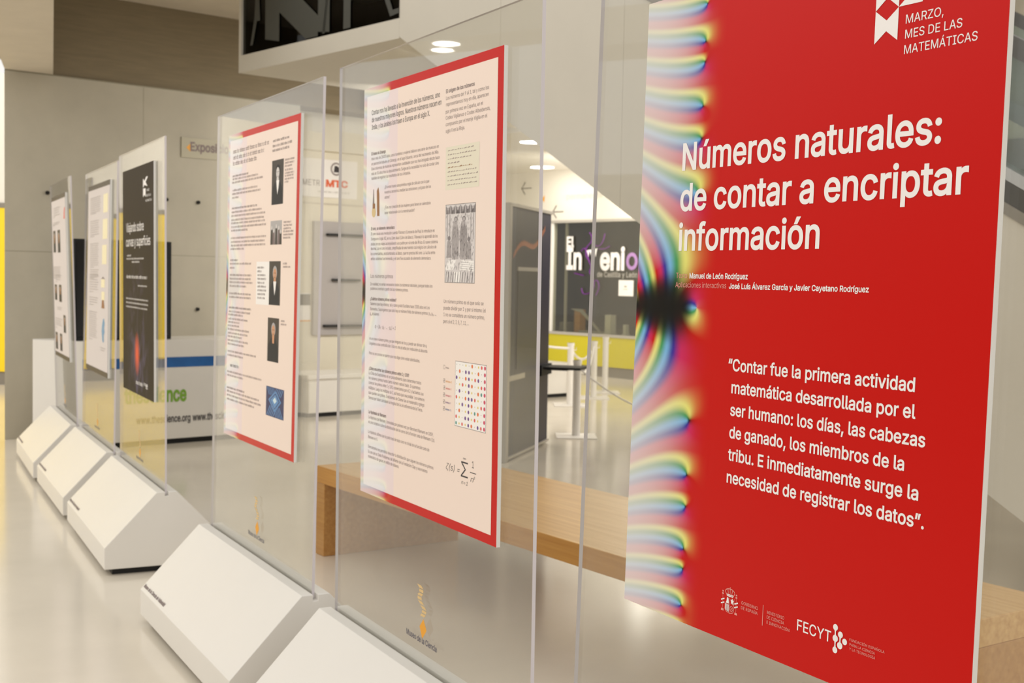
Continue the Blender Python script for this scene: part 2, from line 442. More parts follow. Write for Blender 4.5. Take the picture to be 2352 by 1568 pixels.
RIBBON=[(0.6059,1.0443),(0.6056,0.9949),(0.6291,1.0113),(0.6523,0.9946),(0.6529,1.0436),(0.6289,1.0273),(0.6988,1.0433)]
GOB=[('GOBIERNO', 0.357, 0.4008, 0.0738, 0.0053, 0), ('DE ESPAÑA', 0.3568, 0.4007, 0.0651, 0.0053, 0), ('MINISTERIO', 0.4242, 0.4671, 0.0737, 0.0051, 0), ('DE CIENCIA', 0.4241, 0.4677, 0.0654, 0.0051, 0), ('E INNOVACIÓN', 0.4244, 0.4813, 0.0567, 0.0051, 0)]
FECYT=[('FECYT', 0.499, 0.5774, 0.0649, 0.0177, 0)]
FUND=[('FUNDACIÓN ESPAÑOLA', 0.6179, 0.6913, 0.0783, 0.004, 0), ('PARA LA CIENCIA', 0.6185, 0.6719, 0.071, 0.004, 0), ('Y LA TECNOLOGÍA', 0.6184, 0.673, 0.0641, 0.004, 0)]
RULE=[(0.4137,0.0856),(0.414,0.0506)]
MOL=[(0.5865,0.0914,0.0048),(0.5979,0.0824,0.0048),(0.5871,0.074,0.0052),(0.6077,0.0737,0.0047),(0.5976,0.0651,0.0052),(0.5875,0.0557,0.0048)]
CREST=[(0.3015,0.0646),(0.3478,0.0667),(0.3249,0.0967),(0.3258,0.0502),(0.3054,0.0817),(0.3071,0.0505),(0.3126,0.066),(0.3371,0.0654),(0.3252,0.085),(0.3256,0.0799)]
P2HEAD=[('Contar nos ha llevado a la invención de los números, uno', 0.0586, 0.5121, 1.0846, 0.0136, 0), ('de nuestros mayores logros. Nuestros números nacen en', 0.0592, 0.5216, 1.0644, 0.0136, 0), ('India, y los árabes los traen a Europa en el siglo X.', 0.0598, 0.4522, 1.0434, 0.0136, 0)]
P2ORIG=[('El origen de los números', 0.548, 0.7067, 1.0892, 0.0091, 1), ('Los números del 9 al 1, tal y como los', 0.5486, 0.7817, 1.0721, 0.0091, 0), ('representamos hoy en día, aparecen', 0.5491, 0.7804, 1.0564, 0.0091, 0), ('por primera vez en España, en el', 0.5477, 0.7523, 1.0385, 0.0091, 0), ('Codex Vigilanus o Codex Albeldensis,', 0.5482, 0.7893, 1.023, 0.0091, 0), ('compuesto por el monje Vigila en el', 0.5487, 0.775, 1.007, 0.0091, 0), ('siglo X en la Rioja.', 0.5492, 0.6565, 0.9901, 0.0091, 0)]
P2A=[('El hueso de Ishango', 0.0592, 0.1632, 0.9712, 0.0084, 1), ('Hace más de 20000 años, unos hombres o mujeres tallaron una serie de muescas en', 0.0596, 0.5092, 0.9572, 0.0084, 0), ('un peroné de babuino en Ishango, en el lago Eduardo, cerca del nacimiento del Nilo.', 0.06, 0.5096, 0.9428, 0.0084, 0), ('Esas columnas de muescas representan cantidades que nos han intrigado desde hace', 0.0604, 0.5142, 0.9289, 0.0084, 0), ('más de 50 años tras su descubrimiento. Surge así la necesidad no solo de contar sino', 0.0608, 0.5105, 0.9148, 0.0084, 0), ('también de registrar los resultados de los cómputos.', 0.0612, 0.3349, 0.9015, 0.0084, 0)]
P2B=[('¿Era este hueso una primitiva regla de cálculo con la que', 0.1586, 0.454, 0.8723, 0.0082, 0), ('nuestros ancestros medían las estaciones y el paso de los', 0.159, 0.4652, 0.8581, 0.0082, 0), ('astros?', 0.1594, 0.1958, 0.8439, 0.0082, 0), ('¿Fue una creación de las mujeres para llevar un calendario', 0.1603, 0.4644, 0.816, 0.0082, 0), ('lunar relacionado con la menstruación?', 0.1607, 0.3645, 0.801, 0.0082, 0)]
BONE1=(0.0722,0.0844,0.8261,0.874)
BONE1B=(0.0663,0.0959,0.7973,0.8277)
BONE2=(0.102,0.1234,0.7975,0.8788)
MANUS=(0.5519,0.7378,0.8472,0.9537)
WOOD=(0.5547,0.7219,0.6156,0.8102)
P2C=[('El cero, un elemento demoníaco', 0.062, 0.2319, 0.7589, 0.0084, 1), ('El cero causa una revolución cuando Fibonacci (Leonardo de Pisa) lo introduce en', 0.0624, 0.4908, 0.7442, 0.0084, 0), ('Europa en el siglo XII, en su Liber abaci (Libro del ábaco). Fibonacci lo aprendió de los', 0.0628, 0.5099, 0.7299, 0.0084, 0), ('árabes en sus viajes acompañando a su padre por el norte de África. El nuevo sistema', 0.0616, 0.5104, 0.7153, 0.0084, 0), ('decimal, con el cero incluido, simplificaba de una manera casi mágica los cálculos de', 0.0619, 0.5028, 0.7024, 0.0084, 0), ('los comerciantes, acostumbrados al ábaco, que no precisa del cero. La lucha entre', 0.0615, 0.496, 0.6878, 0.0085, 0), ('ambos sistemas fue tremenda, y el cero fue acusado de elemento demoníaco.', 0.0619, 0.4715, 0.6736, 0.0085, 0)]
P2D=[('Los números primos', 0.0616, 0.2251, 0.6233, 0.0106, 0)]
P2E=[('En realidad, no serían necesarios todos los números naturales, porque todos los', 0.0623, 0.4825, 0.6018, 0.0085, 0), ('podemos construir a partir de los números primos.', 0.0626, 0.3293, 0.5888, 0.0085, 0), ('¿Cuántos números primos existen?', 0.0618, 0.25, 0.5597, 0.0085, 1), ('Sabemos que hay infinitos, tal y como probó Euclides hace 2300 años en Los', 0.0621, 0.4666, 0.5455, 0.0085, 0), ('Elementos. Supongamos que solo hay un número finito de números primos: p₁, p₂, ...,', 0.0625, 0.5076, 0.5308, 0.0085, 0), ('pₙ, el número', 0.0604, 0.1282, 0.5169, 0.0085, 0), ('es un nuevo número primo, ya que ninguno de los pᵢ puede ser divisor de q.', 0.0582, 0.4532, 0.4459, 0.0085, 0), ('Llegamos a una contradicción. Esta es una prueba por reducción al absurdo.', 0.0569, 0.4585, 0.432, 0.0085, 0), ('Pero no se conoce un patrón que nos diga cómo están distribuidos.', 0.0577, 0.4106, 0.4038, 0.0085, 0)]
P2Q=[('q = (p₁ · p₂ · ... · pₙ) + 1', 0.0973, 0.2462, 0.482, 0.0099, 2)]
P2F=[('Un número primo es el que solo se', 0.5515, 0.7708, 0.5642, 0.0092, 0), ('puede dividir por 1 y por sí mismo (el', 0.5507, 0.7828, 0.5476, 0.0092, 0), ('1 no se considera un número primo,', 0.5512, 0.7771, 0.531, 0.0092, 0), ('pero sí el 2, 3, 5, 7, 11, ...', 0.5505, 0.6941, 0.5138, 0.0092, 0)]
P2G=[('¿Cómo encontrar los números primos entre 1 y 100?', 0.0561, 0.3414, 0.3597, 0.0088, 1), ('La Criba de Eratóstenes es un procedimiento para determinar todos', 0.0565, 0.4203, 0.3462, 0.0088, 0), ('los números primos hasta cierto número natural dado. Si queremos', 0.0568, 0.4151, 0.3324, 0.0088, 0), ('conocer los primos entre 1 y 100, comenzamos por el 2 y tachamos sus', 0.0562, 0.4357, 0.3186, 0.0088, 0), ('múltiplos. Luego los múltiplos de 3, así hasta que sea posible. Los números', 0.0567, 0.4418, 0.304, 0.0088, 0), ('que quedan son primos. Eratóstenes de Cirene fue un matemático griego', 0.0561, 0.4423, 0.2899, 0.0088, 0), ('famoso por haber calculado la longitud de la circunferencia de la Tierra.', 0.0564, 0.4307, 0.2755, 0.0088, 0)]
P2H=[('La hipótesis de Riemann', 0.0577, 0.187, 0.234, 0.0088, 1), ('La hipótesis de Riemann, formulada por primera vez por Bernhard Riemann en 1859,', 0.058, 0.4998, 0.219, 0.0088, 0), ('es una conjetura sobre la distribución de los ceros de la función zeta de Riemann ζ(s).', 0.0574, 0.5096, 0.2051, 0.0088, 0), ('La hipótesis afirma que la parte real de todo cero no trivial de la función zeta de', 0.0563, 0.476, 0.1765, 0.0088, 0), ('Riemann es ½.', 0.0567, 0.1287, 0.1615, 0.0088, 0), ('Demostrarla nos permitiría describir la distribución que siguen los números primos.', 0.0575, 0.5048, 0.1336, 0.0088, 0), ('Es uno de los Siete Problemas del Milenio de la Fundación Clay y una manera', 0.0579, 0.466, 0.119, 0.0088, 0), ('matemática de ganar un millón de dólares.', 0.0583, 0.2812, 0.1054, 0.0088, 0)]
ZF=[('ζ(s) =', 0.5763, 0.6529, 0.1459, 0.0165, 2), ('Σ', 0.6626, 0.7013, 0.1395, 0.0388, 0), ('∞', 0.6739, 0.6908, 0.1826, 0.0075, 0), ('n=1', 0.6653, 0.7005, 0.1219, 0.0097, 2), ('1', 0.7226, 0.7329, 0.1692, 0.0164, 0), ('n', 0.7155, 0.7292, 0.1345, 0.0138, 2), ('s', 0.7324, 0.7392, 0.143, 0.0084, 2)]
ZBAR=[(0.7126,0.1561),(0.7455,0.1581)]
GRID=[(0.6231,0.422),(0.7933,0.4229),(0.7909,0.2631),(0.6247,0.2612)]
LEG=[('Primo', 0.5687, 0.5873, 0.3995, 0.0044, 0), ('Múltiplo 2', 0.5698, 0.6046, 0.3653, 0.0044, 0), ('Múltiplo 3', 0.5704, 0.6022, 0.3475, 0.0044, 0), ('Múltiplo 5', 0.5702, 0.6021, 0.3298, 0.0044, 0), ('Múltiplo 7', 0.5701, 0.6012, 0.3122, 0.0044, 0), ('Múltiplo 11', 0.5699, 0.6032, 0.2948, 0.0044, 0)]
P3H=[(0.0658,0.5149,1.0895,0.015,1),(0.0675,0.4559,1.0663,0.015,1),(0.0651,0.3709,1.0439,0.015,1)]
P3R=[(0.5599,0.7455,1.0914,0.0091,0),(0.5581,0.7679,1.0735,0.0091,0),(0.556,0.7405,1.0578,0.0091,0)]
P3B=[(0.0624,0.2687,0.9993,0.0084,1),(0.0631,0.3928,0.9876,0.0084,0),(0.0583,0.4492,0.9747,0.0084,0),(0.0659,0.3856,0.9448,0.0084,0),(0.0611,0.4244,0.9312,0.0084,0),(0.0621,0.1538,0.9168,0.0084,0),(0.0609,0.3868,0.8765,0.0084,1),(0.0582,0.4419,0.8615,0.0084,0),(0.0552,0.4864,0.8473,0.0084,0),(0.0562,0.4714,0.8315,0.0084,0),(0.0552,0.485,0.8192,0.0084,0),(0.0561,0.4972,0.8046,0.0084,0),(0.057,0.2736,0.7908,0.0084,0),(0.0551,0.5,0.7624,0.0084,0),(0.056,0.485,0.7474,0.0084,0),(0.0551,0.4938,0.7334,0.0084,0),(0.0521,0.2309,0.7203,0.0084,0),(0.051,0.153,0.6774,0.0084,1),(0.0463,0.3249,0.664,0.0084,0),(0.0473,0.1127,0.6481,0.0084,0),(0.0491,0.3311,0.6206,0.0084,0),(0.0462,0.3252,0.6061,0.0085,0),(0.0452,0.3465,0.5929,0.0085,0),(0.0461,0.27,0.5781,0.0085,0),(0.0441,0.3289,0.5495,0.0085,0),(0.045,0.3366,0.5356,0.0085,0),(0.6969,0.7971,1.0173,0.0074,0),(0.6976,0.7951,1.0064,0.0074,0),(0.6953,0.7732,0.996,0.0074,0),(0.6992,0.7797,0.9824,0.0074,0),(0.6998,0.7946,0.9719,0.0074,0),(0.6975,0.7895,0.9627,0.0074,0),(0.6982,0.7987,0.9521,0.0074,0),(0.6989,0.7381,0.9424,0.0074,0),(0.6963,0.7757,0.8059,0.0074,0),(0.697,0.7864,0.7947,0.0074,0),(0.6962,0.7758,0.784,0.0074,0),(0.6954,0.802,0.7741,0.0074,0),(0.6946,0.7999,0.7631,0.0074,0),(0.6938,0.7722,0.7523,0.0075,0),(0.6981,0.7421,0.6645,0.0075,0),(0.6989,0.7788,0.6532,0.0075,0)]
P3WT=[(0.4066,0.485,0.6501,0.0079,0),(0.4075,0.4568,0.6363,0.0079,0),(0.4084,0.506,0.6227,0.0079,0),(0.4093,0.5148,0.6091,0.0079,0),(0.4102,0.4917,0.5952,0.0079,0),(0.4111,0.5118,0.5816,0.0079,0),(0.412,0.5159,0.568,0.0079,0),(0.4129,0.5072,0.5542,0.0079,0),(0.4138,0.5017,0.5404,0.0079,0)]
P3PH=[(0.5551,0.684,0.8726,1.0266),(0.5511,0.6776,0.7334,0.8166),(0.5456,0.6727,0.5222,0.6757)]
P3W=(0.3935,0.5472,0.5198,0.6741)
P3C=[(0.0441,0.3356,0.4948,0.0085,1),(0.0417,0.3258,0.4793,0.0085,0),(0.0374,0.2356,0.4671,0.0085,0),(0.0349,0.3029,0.4511,0.0085,0),(0.0357,0.1893,0.4384,0.0085,0),(0.0349,0.1869,0.4247,0.0085,0),(0.034,0.3148,0.4106,0.0085,0),(0.035,0.3065,0.3957,0.0085,0),(0.0359,0.2219,0.3825,0.0085,0),(0.0351,0.3052,0.3676,0.0085,0),(0.036,0.2558,0.3533,0.0085,0),(0.0379,0.4073,0.3248,0.0085,0),(0.0354,0.2458,0.3095,0.0085,0),(0.0345,0.4791,0.2449,0.0085,0),(0.0353,0.2509,0.2308,0.0085,0),(0.035,0.27,0.1822,0.0085,1),(0.0359,0.4548,0.1681,0.0085,0),(0.0369,0.4778,0.1531,0.0085,0),(0.0379,0.3968,0.1374,0.0085,0),(0.6885,0.7285,0.4669,0.0075,0),(0.6866,0.7489,0.4558,0.0075,0)]
P3F=[(0.0756,0.192,0.2694,0.0118,1)]
P3PH2=[(0.5414,0.6686,0.3228,0.477),(0.539,0.7387,0.129,0.2336)]
LOGO2=[(0.319,-0.3413),(0.5157,-0.3441),(0.4318,-0.2758),(0.4251,-0.3314)]
P4T=[('Viajando sobre', 0.1091, 0.599, 0.8378, 0.0461, 0), ('curvas y superficies', 0.1028, 0.7707, 0.7626, 0.0463, 0)]
P4S=[(0.1261,0.2456,0.7104,0.0092,0),(0.1185,0.5972,0.6935,0.0093,0),(0.2685,0.482,0.6769,0.0091,0)]
P4L=[(0.5873,1.093),(0.7129,1.0951),(0.7062,1.0447),(0.5867,1.0434),(0.6543,1.0417),(0.6538,1.0003),(0.5861,0.9996)]
P4LT=[('MARZO,', 0.6853, 0.7511, 1.0261, 0.0106, 0), ('MES DE LAS', 0.6642, 0.7852, 1.0002, 0.0106, 0), ('MATEMÁTICAS', 0.6535, 0.8091, 0.9755, 0.0107, 0)]
P4Q=[(0.1097,0.6836,0.5952,0.0163,1),(0.441,0.6831,0.5555,0.0089,1),(0.0998,0.709,0.4845,0.0093,1),(0.0993,0.7088,0.463,0.0093,1),(0.0989,0.6863,0.4415,0.0093,1)]
P4F=[(0.3778,0.5796,0.0519,0.0182,1),(0.5912,0.6932,0.0604,0.0176,1),(0.6481,0.6975,0.0483,0.0262,1)]
P4G=[(0.4118,0.2098),(0.3825,0.3505),(0.6723,0.1917),(0.8054,0.2931),(0.7651,0.6021),(0.6551,0.6437)]
P5T=[(0.0917,0.5098,1.0798,0.007,0),(0.0928,0.4798,1.0679,0.007,0),(0.0939,0.4808,1.0552,0.0069,0),(0.0951,0.5129,1.0418,0.0069,0),(0.0962,0.4829,1.0298,0.0069,0),(0.0973,0.4839,1.0171,0.0069,0),(0.0984,0.516,1.0038,0.0069,0),(0.0996,0.486,0.9917,0.0069,0),(0.1007,0.3287,0.982,0.0069,0),(0.0988,0.4571,0.9348,0.0069,0),(0.1001,0.4268,0.9213,0.0069,0),(0.1013,0.428,0.9073,0.0069,0),(0.1025,0.4606,0.8929,0.0069,0),(0.1038,0.4303,0.8793,0.0069,0),(0.105,0.4315,0.8653,0.0069,0),(0.1062,0.464,0.851,0.0069,0),(0.1075,0.2734,0.839,0.0069,0),(0.1027,0.456,0.7932,0.0069,0),(0.1038,0.4256,0.7801,0.0069,0),(0.105,0.4267,0.7669,0.0069,0),(0.1062,0.4592,0.7535,0.0069,0),(0.1074,0.4289,0.7404,0.0069,0),(0.1085,0.43,0.7271,0.0069,0),(0.1097,0.4625,0.7138,0.0069,0),(0.1109,0.4322,0.7006,0.0069,0),(0.112,0.4333,0.6874,0.0069,0),(0.1132,0.4658,0.6741,0.0069,0),(0.1144,0.4355,0.6609,0.0069,0),(0.1156,0.2762,0.6476,0.0069,0),(0.1114,0.4694,0.6305,0.0069,0),(0.1125,0.4391,0.6174,0.0069,0),(0.1137,0.4402,0.6044,0.0069,0),(0.1148,0.4726,0.5916,0.0069,0),(0.116,0.2822,0.5777,0.0069,0),(0.099,0.4536,0.5987,0.0069,0),(0.1003,0.422,0.5838,0.0069,0),(0.1016,0.4232,0.5689,0.0069,0),(0.103,0.4572,0.5542,0.0069,0),(0.1043,0.4257,0.5392,0.0069,0),(0.1056,0.4269,0.5243,0.0069,0),(0.1069,0.4609,0.5097,0.0069,0),(0.1082,0.2619,0.493,0.0069,0),(0.0965,0.4517,0.4581,0.0069,0),(0.0978,0.4201,0.4432,0.0069,0),(0.0991,0.4213,0.4288,0.0069,0),(0.1004,0.2888,0.4125,0.0069,0),(0.0895,0.4182,0.3685,0.0069,0),(0.0906,0.3862,0.3549,0.0069,0),(0.0918,0.3873,0.3419,0.0069,0),(0.0929,0.4215,0.3295,0.0069,0),(0.0941,0.3895,0.3158,0.0069,0),(0.0952,0.3906,0.3028,0.0069,0),(0.0964,0.4247,0.2905,0.0069,0),(0.0975,0.3927,0.2768,0.0069,0),(0.0987,0.3938,0.2638,0.0069,0),(0.0998,0.4279,0.2515,0.0069,0),(0.101,0.396,0.2378,0.0069,0),(0.1022,0.3971,0.2247,0.0069,0),(0.1033,0.4312,0.2126,0.0069,0),(0.1045,0.2305,0.1943,0.0069,0),(0.5713,0.7532,0.1633,0.0065,0),(0.5724,0.7238,0.149,0.0065,0),(0.5735,0.5685,0.1307,0.0065,0)]
P5I=[(0.6146,0.7798,0.976,1.0871),(0.6023,0.7754,0.818,0.9371),(0.5899,0.7562,0.6675,0.7827),(0.5651,0.7009,0.5276,0.5775),(0.5846,0.7019,0.453,0.5028)]
P5BAND=[(0.0448,1.135),(0.8973,1.1308)]
P6T=[(0.1232,0.5208,1.0742,0.0079,0),(0.1189,0.4686,1.0585,0.0079,0),(0.1147,0.4646,1.0419,0.0079,0),(0.1104,0.5091,1.0243,0.0079,0),(0.1062,0.207,1.0128,0.0079,0),(0.0746,0.4755,0.969,0.008,0),(0.0716,0.4239,0.9577,0.008,0),(0.0685,0.1695,0.9493,0.008,0),(0.0154,0.4807,0.6476,0.0081,0),(0.0121,0.4289,0.6346,0.0081,0),(0.0088,0.4258,0.6216,0.0081,0),(0.0055,0.4717,0.6088,0.0081,0),(0.0021,0.4198,0.5957,0.0081,0),(-0.0012,0.4167,0.5827,0.0081,0),(-0.0045,0.2129,0.5688,0.0081,0),(0.1416,0.5105,0.5883,0.008,0),(0.1378,0.4564,0.573,0.008,0),(0.134,0.4529,0.5579,0.008,0),(0.1302,0.2415,0.5416,0.008,0),(0.1961,0.4773,0.3575,0.008,0),(0.193,0.4235,0.344,0.008,0),(0.1898,0.1577,0.3271,0.008,0),(0.0629,0.4792,0.2739,0.0081,0),(0.0591,0.4247,0.2576,0.0081,0),(0.0552,0.4212,0.2423,0.0082,0),(0.0514,0.4686,0.228,0.0082,0),(0.0475,0.1508,0.2058,0.0082,0)]
P6I=[(0.0632,0.2102,0.7584,0.9165),(0.3333,0.4931,0.7557,0.9168),(0.0664,0.2107,0.4114,0.5242),(0.3316,0.4897,0.403,0.5253),(0.5554,0.6866,0.1914,0.3144),(0.0369,0.1732,0.0488,0.1734),(0.3113,0.4491,0.05,0.1739)]
P6R=(0.7095,0.8238,0.9865,1.0661)
P5D=(0.5888,0.706,0.4032,0.453)
P5BL=(0.594,0.7341,0.1987,0.3454)
P5RF=(0.5676,0.7085,0.5775,0.5941)
STANDS=[(0.1336, 2.668, 0.5047, 0.0081, -0.0164, -0.0105, 0.0036), (-0.544, 3.9094, 0.4988, 0.0029, 0.0042, 0.029, 0.0023), (-1.235, 5.183, 0.4964, 0.0242, -0.0034, 0.0056, -0.0002), (-2.1912, 7.0561, 0.4659, 0.023, 0.0107, -0.0217, -0.0027), (-2.8371, 8.329, 0.4659, -0.0301, -0.0147, 0.0143, 0.0003), (-3.4656, 9.5856, 0.4542, -0.0369, 0.0233, -0.0166, -0.0034)]

# ------------------------------------------------------------------ building axes
_a = math.radians(41.5)
AX = Vector((-math.sin(_a), math.cos(_a), 0)); BX = Vector((math.cos(_a), math.sin(_a), 0))
def frame(o, x):
    """matrix with X along x (horizontal), Z up, Y = z cross x"""
    x = Vector(x).normalized(); y = Vector((0, 0, 1)).cross(x)
    return Matrix(((x.x, y.x, 0, o[0]), (x.y, y.y, 0, o[1]), (0, 0, 1, o[2] if len(o) > 2 else 0), (0, 0, 0, 1)))
def struct(o): return tag(o, kind='structure')
W1 = Vector((-4.174, 10.372, 0))

# floor
b = MB(); b.box(-30, 30, -12, 34, -.2, 0, M['floor']); struct(b.build('floor'))

# concrete wall (X along BX, Y along AX = away from camera)
FW = frame(W1, BX)
b = MB(); b.prism([(0, 0), (2.80, 0), (2.80, .35), (.22, .35)], 0, 3.03, M['concrete']); w = b.build('wall_back'); w.matrix_world = FW; struct(w)
b = MB(); b.prism([(.02, .03), (4.6, .03), (4.6, .35), (.24, .35)], 3.03, 3.75, M['concrete_dark']); o = b.build('upper_band'); o.parent = w
b = MB()
for (x, z) in [(.35, 2.05), (1.42, 2.052), (1.73, 2.043), (1.73, 1.074), (.66, 1.074)]:
    b.cyl((0, 0), .016, -.004, .02, M['hole'], X=Matrix.Translation((x, .0, z)) @ Matrix.Rotation(math.pi / 2, 4, 'X'), n=12)
o = b.build('tie_hole', w); o['kind'] = 'stuff'
b = MB()
b.box(.0, 2.8, -.001, .0, 3.024, 3.034, M['joint'])
b.box(0, 2.8, -.0008, .0, 1.555, 1.560, M['joint'])
b.box(1.20, 1.204, -.0008, .0, 2.1, 3.02, M['joint'])
b.build('shutter_joint', w)

# ceiling over the left bay, ceiling beam
b = MB(); b.prism([(-3.45, 8.6), (-2.5, 8.9), (-.6, 11.4), (-.6, 13.6), (-2.4, 14.2), (-4.45, 10.9), (-4.45, 9.8)], 3.75, 3.9, M['beam']); o = b.build('ceiling'); struct(o)
b = MB(); b.box(-8.6, -7.9, 5.5, 15.3, 3.75, 4.1, M['beam']); o = b.build('trim_3'); struct(o)
b = MB()
b.prism([(-3.08, 7.15), (-2.60, 7.15), (-3.86, 10.60), (-4.16, 10.34)], 3.03, 3.055, M['beam'])
o = b.build('trim_1'); struct(o)
b = MB(); b.prism([(-3.20, 7.15), (-3.11, 7.15), (-4.19, 10.33), (-4.26, 10.27)], 3.10, 3.75, M['beam'])
b.prism([(-3.34, 7.15), (-3.25, 7.15), (-4.30, 10.23), (-4.37, 10.17)], 3.16, 3.75, M['beam'])
o = b.build('trim_2'); struct(o)

# recessed cream wall to the right of the concrete wall
CW = frame(W1 + AX * 1.0, BX)
b = MB(); b.box(2.4, 5.6, 0, .25, 0, 2.72, M['cream']); b.box(2.4, 5.6, -.12, .25, 2.72, 3.20, M['cream']); b.box(2.4, 5.6, .06, .25, 3.20, 3.75, M['concrete_dark'])
b.box(2.4, 5.6, -.012, 0, 2.16, 2.175, M['beam'])
o = b.build('wall_recess'); o.matrix_world = CW; struct(o)

# unseen far left wall, added to dim what the acrylic mirrors
b = MB(); b.box(-18.4, -18, -8, 15.3, 0, 3.7, M['concrete']); struct(b.build('wall_far_unseen'))
# low ceiling of the right-hand bay
lc = Vector((-2.245, 10.272, 0))
P = [lc + BX * q + AX * r for q, r in [(3.2, -2.2), (1.6, -2.2), (1.6, -10), (8.2, -10), (8.2, 7.4), (4.3, 7.4), (4.3, 1.2), (2.1, 1.2), (2.1, 0), (3.2, 0)]]  # near end extended out of view to shade the floor by the escalator
b = MB(); b.prism([(p.x, p.y) for p in reversed(P)], 3.04, 3.2, M['plaster'])
o = b.build('ceiling_low'); struct(o)

# yellow panelled wall far to the left
b = MB(); b.box(-18, -5.6, 0, .3, 2.2, 3.75, M['plaster']); o = b.build('wall_left'); o.location = (0, 15.3, 0); struct(o)
b = MB(); b.box(-18, -9.7, 0, .3, 0, 2.2, M['plaster']); b.build('plaster_part', o)
b = MB(); b.box(-9.7, -5.6, -.02, .3, .16, 2.14, M['yellow']); q = b.build('yellow_panel', o)
b = MB(); b.box(-9.7, -5.6, 0, .3, 0, .16, M['skirt']); b.box(-9.7, -5.6, -.03, .3, 2.14, 2.2, M['skirt']); b.build('skirting', o)

# window wall at the back right, X runs along -AX (towards the right / the camera)
WO = Vector((.05, 19.79, 0)) + AX * 1.2
WF = frame(WO, -AX)
wl = MB(); L = 9.0
wl.box(-.6, L, 0, .2, 2.28, 3.1, M['plaster'])
w2 = wl.build('wall_right'); w2.matrix_world = WF; struct(w2)
b = MB(); b.box(-.6, L, -.02, .2, .15, .58, M['yellow_right']); b.build('yellow_panel', w2)
b = MB(); b.box(-.6, L, 0, .2, 0, .15, M['skirt']); b.build('skirting', w2)
b = MB(); b.box(-.6, L, -.02, .12, 2.25, 2.29, M['alu']); b.box(-.6, L, -.03, .12, .58, .62, M['alu']); b.box(1.96, 2.02, -.01, .08, .62, 2.25, M['alu_white']); b.box(2.255, 2.295, .03, .06, .62, 2.25, M['alu']); b.box(4.9, 4.96, -.01, .08, .62, 2.25, M['alu'])
wf = b.build('window_1'); wf.matrix_world = WF; struct(wf)
b = MB(); b.box(-.6, L, .02, .03, .62, 2.25, M['glass']); b.build('pane', wf)
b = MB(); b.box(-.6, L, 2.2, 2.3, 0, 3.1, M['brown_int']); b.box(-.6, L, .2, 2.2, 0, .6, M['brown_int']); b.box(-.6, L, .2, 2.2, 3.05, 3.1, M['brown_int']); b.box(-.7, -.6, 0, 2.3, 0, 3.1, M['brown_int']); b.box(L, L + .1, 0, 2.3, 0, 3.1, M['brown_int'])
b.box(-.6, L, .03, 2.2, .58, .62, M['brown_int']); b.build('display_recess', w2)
_p = WF @ Vector((2.6, .8, 2.9)); _q = WF @ Vector((2.8, .5, .7)); area_light('display_fill_light', _p, _q, .8, 22, (1, .9, .75))  # added light so the exhibits behind the glass show
# winx(px): helper constants measured along the wall
def wx(x, y): return (Vector((x, y, 0)) - WO).dot(-AX)
GX = lambda u, v, w: (u, -w, v)
b = MB()
add_text(b, [('El', 2.322, 2.477, 1.893, .145, 0)], GX, .004, M['ink_white'], 3, .03)
add_text(b, [('In', 2.322, 2.649, 1.566, .300, 0)], GX, .004, M['ink_white'], 3, .03)
add_text(b, [('eni', 3.028, 3.520, 1.564, .300, 0)], GX, .004, M['ink_white'], 3, .03)
for k in range(3):
    xx = 2.735 + k * .075
    b.poly([(xx, -.004, 1.83 + .01 * k), (xx + .085, -.004, 1.85 + .01 * k), (xx + .05, -.004, 1.735)], M['ink_white'])
o = b.build('window_lettering', wf)
b = MB(); cx = 3.662
for i in range(24):
    a0, a1 = 2 * math.pi * i / 24, 2 * math.pi * (i + 1) / 24
    b.poly([(cx + .112 * math.cos(a0), -.004, 1.68 + .124 * math.sin(a0)), (cx + .112 * math.cos(a1), -.004, 1.68 + .124 * math.sin(a1)), (cx + .060 * math.cos(a1), -.004, 1.68 + .072 * math.sin(a1)), (cx + .060 * math.cos(a0), -.004, 1.68 + .072 * math.sin(a0))], M['lilac'])
b.build('window_letter', wf)
b = MB(); add_text(b, [('de Castilla y León', 2.978, 3.770, 1.452, .075, 0)], GX, .004, M['alu'], 2, .01); b.build('window_subtitle', wf)
b = MB()
def curve(pts, r=.010, n=10):
    out = []
    for i in range(len(pts) - 1):
        p0 = pts[max(i - 1, 0)]; p1 = pts[i]; p2 = pts[i + 1]; p3 = pts[min(i + 2, len(pts) - 1)]
        for k in range(n):
            t = k / n
            out.append(tuple(.5 * (2 * p1[j] + (p2[j] - p0[j]) * t + (2 * p0[j] - 5 * p1[j] + 4 * p2[j] - p3[j]) * t * t + (3 * p1[j] - p0[j] - 3 * p2[j] + p3[j]) * t ** 3) for j in range(2)))
    out.append(pts[-1]); return out
c0 = 2.80
for pts in [[(-.16, 1.83), (-.10, 1.87), (-.04, 1.80), (0, 1.68), (.05, 1.60), (.02, 1.52), (.08, 1.44), (.12, 1.32), (.04, 1.22), (-.10, 1.20), (-.14, 1.28)],
            [(0, 2.10), (.05, 2.04), (.04, 1.96), (-.05, 1.88), (-.06, 1.76), (.02, 1.68)], [(.10, 1.92), (.2, 1.90), (.28, 1.97), (.32, 2.08)],
            [(.08, 1.36), (.18, 1.40), (.22, 1.30), (.16, 1.18)], [(-.3, 1.50), (-.1, 1.47)], [(.2, 1.86), (.33, 1.86), (.42, 1.90)]]:
    b.tube([(c0 + x, -.006, z) for x, z in curve(pts)], .0065, M['purple'], 5)
b.build('window_drawing', wf)
